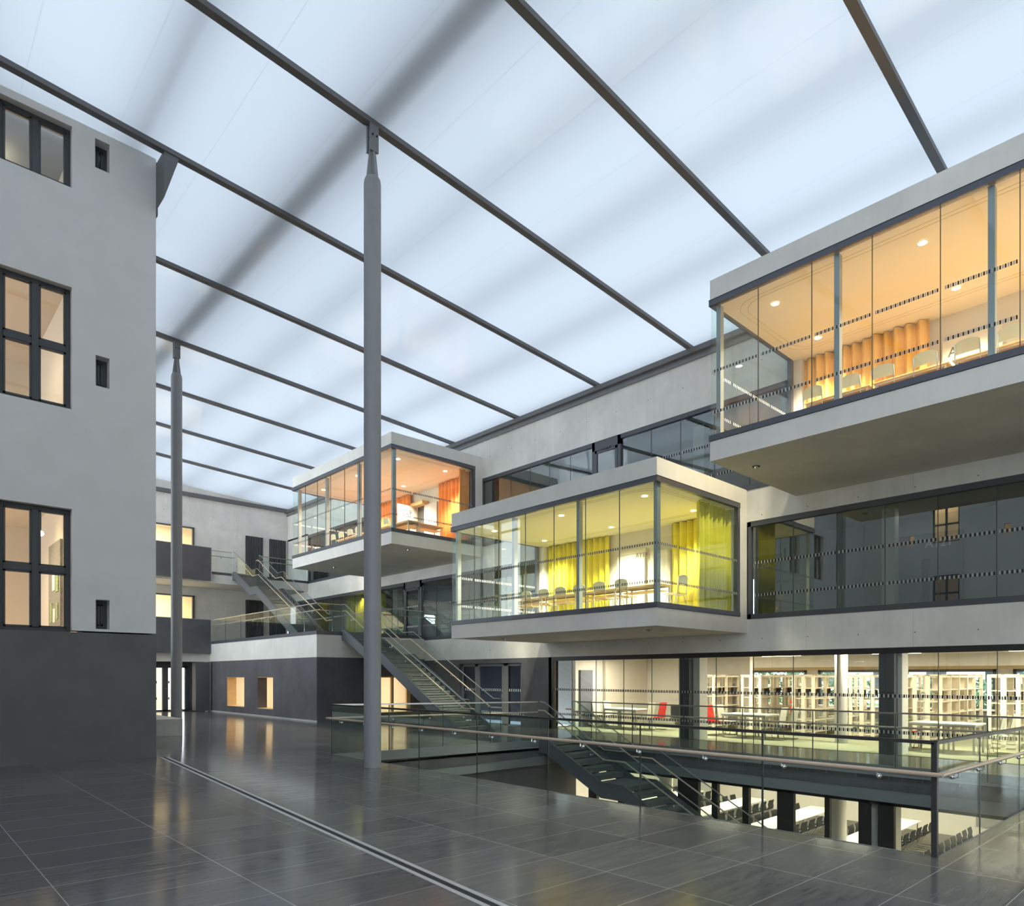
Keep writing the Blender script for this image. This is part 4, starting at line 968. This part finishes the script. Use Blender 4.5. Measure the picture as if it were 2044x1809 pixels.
def basement_table():
    t = thing('conference_table', '', 'table')
    MB().box(-1.25, -.42, .71, 1.25, .42, .74).build('tabletop', 'white_top', t, local=True)
    for x in (-1.1, 1.1):
        for y in (-.34, .34): MB().tube([(x, y, 0), (x, y, .71)], .02, 8).build('leg', 'tube_grey', t, local=True)
    return t
def shell_chair():
    t = thing('shell_chair', '', 'chair')   # faces +Y
    prof = [(.20, .435), (.10, .42), (-.08, .42), (-.17, .47), (-.19, .56), (-.17, .66), (-.205, .80), (-.19, .81), (-.15, .66), (-.165, .56), (-.145, .49), (-.07, .445), (.10, .445), (.20, .455)]
    mb = MB()
    ws = [(-.22, .7), (-.19, 1), (.19, 1), (.22, .7)]
    for (xa, ya), (xb, yb) in zip(prof, prof[1:]): pass
    mb.prism(prof, 0, -.20, .20); mb.build('shell', 'chair_black', t, local=True, smooth=True)
    MB().box(-.17, -.05, .446, .17, .17, .462).build('seat_pad', 'chair_blue', t, local=True)
    for x in (-.17, .17):
        MB().tube([(x*.5, .02, .42), (x, -.02, .40), (x, .22, .02), (x, .18, .012), (x, -.24, .012)], .011, 6).build('leg', 'chrome', t, local=True)
    return t
BT, BC = basement_table(), shell_chair(); ft_ = fc_ = True
rowsY = [(15.85, 'first'), (13.15, 'second'), (10.55, 'third'), (7.72, 'fourth'), (5.05, 'fifth')]
pos = ('far end', 'middle', 'glass end')
ords = ('first', 'second', 'third', 'fourth', 'fifth', 'sixth', 'seventh', 'eighth', 'ninth')
for y, rn in rowsY:
    for i, x in enumerate((24.25, 21.72, 19.19)):
        lab = 'white basement table at the %s of the %s table row from the left' % (pos[i], rn)
        if ft_: BT.location = (x, y, BF); BT['label'] = lab; BT['group'] = 'basement tables'; ft_ = False
        else: dup(BT, (x, y, BF), 0, lab, 'basement tables')
    for side, rot in ((1, PI), (-1, 0)):
        for i in range(9):
            if rn == 'first' and (side == -1 and i > 4 or i > 6): continue
            x = 25.15-i*.60; yy = y+side*.62
            lab = '%s black shell chair from the far end, %s side of the %s basement table row' % (ords[i], 'left' if side == 1 else 'right', rn)
            if fc_: BC.location = (x, yy, BF); BC.rotation_euler = (0, 0, rot); BC['label'] = lab; BC['group'] = 'basement chairs'; fc_ = False
            else: dup(BC, (x, yy, BF), rot, lab, 'basement chairs')
for i, y in enumerate((15, 11.5, 8, 4.5, 1)):
    for j_, x in enumerate((18.5, 23.5)): area((x, y, -1.06), 190, 1.4, .3, (1, .86, .62))
tag(box(27.44, 4.6, -3.5, 27.5, 6.2, -1.9).build('screen_panel', 'corridor_wall'), 'grey flat screen panel on the rear basement wall at right', 'screen')

# ================================================================== FURNITURE OF THE GLASS ROOMS
def school_chair():
    t = thing('school_chair', '', 'chair')        # faces +X, back at -X
    MB().prism([(-.19, .445), (.16, .455), (.20, .44), (.20, .428), (.16, .44), (-.19, .43)], 1, -.20, .20).build('seat', 'oak', t, local=True)
    mb = MB(); n = 8
    for i in range(n):
        y0, y1 = -.21+.42*i/n, -.21+.42*(i+1)/n
        def bx(y): return -.235+.03*abs(y/.21)**2
        def tz(y): return .90-.055*abs(y/.21)**3
        mb.add([(bx(y0), y0, .66), (bx(y1), y1, .66), (bx(y1)-.03, y1, tz(y1)), (bx(y0)-.03, y0, tz(y0)), (bx(y0)-.012, y0, .66), (bx(y1)-.012, y1, .66), (bx(y1)-.042, y1, tz(y1)), (bx(y0)-.042, y0, tz(y0))],
               [(0,1,2,3),(7,6,5,4),(0,4,5,1),(2,6,7,3),(1,5,6,2),(3,7,4,0)])
    mb.build('backrest', 'chair_cream', t, local=True)
    for y in (-.20, .20):
        MB().tube([(-.245, y, .84), (-.215, y, .64), (-.19, y, .42), (-.10, y, .40), (.15, y, .42)], .0105, 6).build('side_frame', 'tube_grey', t, local=True, smooth=True)
        MB().tube([(-.12, y, .42), (-.26, y, 0)], .0105, 6).tube([(-.20, y*.99, .22), (.12, y*.99, .20)], .008, 6).build('leg', 'tube_grey', t, local=True)
        MB().tube([(.10, y, .42), (.21, y, 0)], .0105, 6).build('leg', 'tube_grey', t, local=True)
    return t
def school_table():
    t = thing('school_table', '', 'table')
    MB().box(-.32, -.68, .71, .32, .68, .735).build('tabletop', 'oak', t, local=True, bevel=.004)
    MB().box(-.24, -.60, .56, .22, .60, .575).build('book_shelf', 'oak', t, local=True)
    for x in (-.26, .26):
        for y in (-.62, .62): MB().box(x-.018, y-.018, 0, x+.018, y+.018, .71).build('leg', 'tube_grey', t, local=True)
    MB().box(-.26, -.64, .675, .26, -.60, .71).box(-.26, .60, .675, .26, .64, .71).box(-.28, -.6, .675, -.25, .6, .71).box(.25, -.6, .675, .28, .6, .71).box(-.26, -.635, .10, .26, -.605, .13).box(-.26, .605, .10, .26, .635, .13).build('frame', 'tube_grey', t, local=True)
    return t
SC, SB = school_chair(), school_table(); sc1 = sb1 = True
def put(src, loc, rz_, lab, g_, flag):
    if flag: src.location = loc; src.rotation_euler = (0, 0, rz_); src['label'] = lab; src['group'] = g_
    else: dup(src, loc, rz_, lab, g_)
for room, zf_, ch, tb in (('yellow', 3.335, (15.72, 15.08, 14.33, 13.66, 12.91, 12.18, 11.42), (15.42, 14.0, 12.56, 11.14)), ('amber', 6.925, (6.30, 5.53, 4.90, 4.15, 3.46, 2.79, 2.05, 1.38), (5.95, 4.53, 3.11, 1.7)), ('orange', 6.925, (27.2, 26.5, 25.75, 25.1, 24.4, 23.7, 22.95), (26.85, 25.43, 24.05, 22.65))):
    for i, y in enumerate(ch):
        put(SC, (14.93, y, zf_), 0, '%s cream-backed chair from the left in the front row of the %s room' % (ords[i], room), 'chairs in the %s room' % room, sc1); sc1 = False
    for i, y in enumerate(tb):
        put(SB, (15.36, y, zf_), 0, '%s oak table from the left in the front row of the %s room' % (ords[i], room), 'tables in the %s room' % room, sb1); sb1 = False
put(SC, (15.3, 10.12, zf_ if False else 3.335), PI/2, 'cream-backed chair alone at the right end of the yellow room tables', 'chairs in the yellow room', False)
put(SB, (16.2, 22.4, 6.925), PI/2, 'oak table standing crosswise before the A229 door', 'tables in the orange room', False)
t = thing('armchair', 'white tub armchair beside the crosswise table of the orange room', 'chair', (16.9, 23.0, 6.925))
MB().prism([(-.25, .42), (.25, .40), (.25, .44), (-.22, .47), (-.32, .82), (-.36, .82)], 1, 22.75, 23.25)
a_ = MB().box(16.65, 22.75, 7.30, 17.15, 23.25, 7.38); a_.build('seat', 'white_paint', t, bevel=.02); box(17.1, 22.75, 7.34, 17.18, 23.25, 7.78).build('backrest', 'white_paint', t, bevel=.02)
for x in (16.7, 17.1):
    for y in (22.8, 23.2): MB().tube([(x, y, 6.925), (x, y, 7.31)], .012, 6).build('leg', 'chrome', t)

# ================================================================== OUTSIDE THE LIBRARY WINDOWS
struct(box(30.2, -40, -.9, 80, 60, -.7).build('ground', 'grass'))
def leafy(name, label, cat, c, r, mat, n, seed, trunk=None):
    rnd = random.Random(seed); t = thing(name, label, cat, (c[0], c[1], -.7))
    mb = MB()
    for i in range(n):
        while True:
            p = Vector((rnd.uniform(-1, 1), rnd.uniform(-1, 1), rnd.uniform(-1, 1)))
            if p.length < 1: break
        p = Vector((c[0]+p.x*r[0], c[1]+p.y*r[1], c[2]+p.z*r[2])); s = rnd.uniform(.10, .26)
        a = Vector((rnd.uniform(-1, 1), rnd.uniform(-1, 1), rnd.uniform(-1, 1))).normalized(); b_ = a.orthogonal().normalized()
        mb.add([p-a*s, p+b_*s*.5, p+a*s, p-b_*s*.5], [(0, 1, 2, 3)])
    mb.build('foliage', mat, t)
    if trunk: MB().tube([(c[0], c[1], -.7), (c[0], c[1], c[2])], .14, 8).build('trunk', 'bark', t)
leafy('hedge', 'tall green hedge outside the left library windows', 'hedge', (36, 17.5, .7), (1.6, 5.2, 1.9), 'leaf', 2600, 1)
leafy('hedge', 'mixed green shrubs outside the middle library windows', 'hedge', (37, 8.2, .3), (1.6, 4.2, 1.3), 'leaf', 1800, 2)
leafy('conifer', 'blue green conifer outside the right library windows', 'tree', (40, 3.5, 1.9), (2.2, 4.4, 1.6), 'leaf_blue', 1900, 3, True)
leafy('hedge', 'low shrubs outside the far right library window', 'hedge', (36, -2, .2), (1.2, 5, 1.1), 'leaf', 1300, 4)
t = thing('neighbour_house', 'white building across the street seen through the library windows', 'building', (62, 10, -.7))
box(62, -6, -.7, 70, 26, 9).build('wall', 'facade_white', t)
for y in range(-4, 25, 4):
    for z in (.6, 3.6, 6.4): box(61.95, y, z, 62.02, y+1.4, z+1.5).build('window', 'glass_black', t)
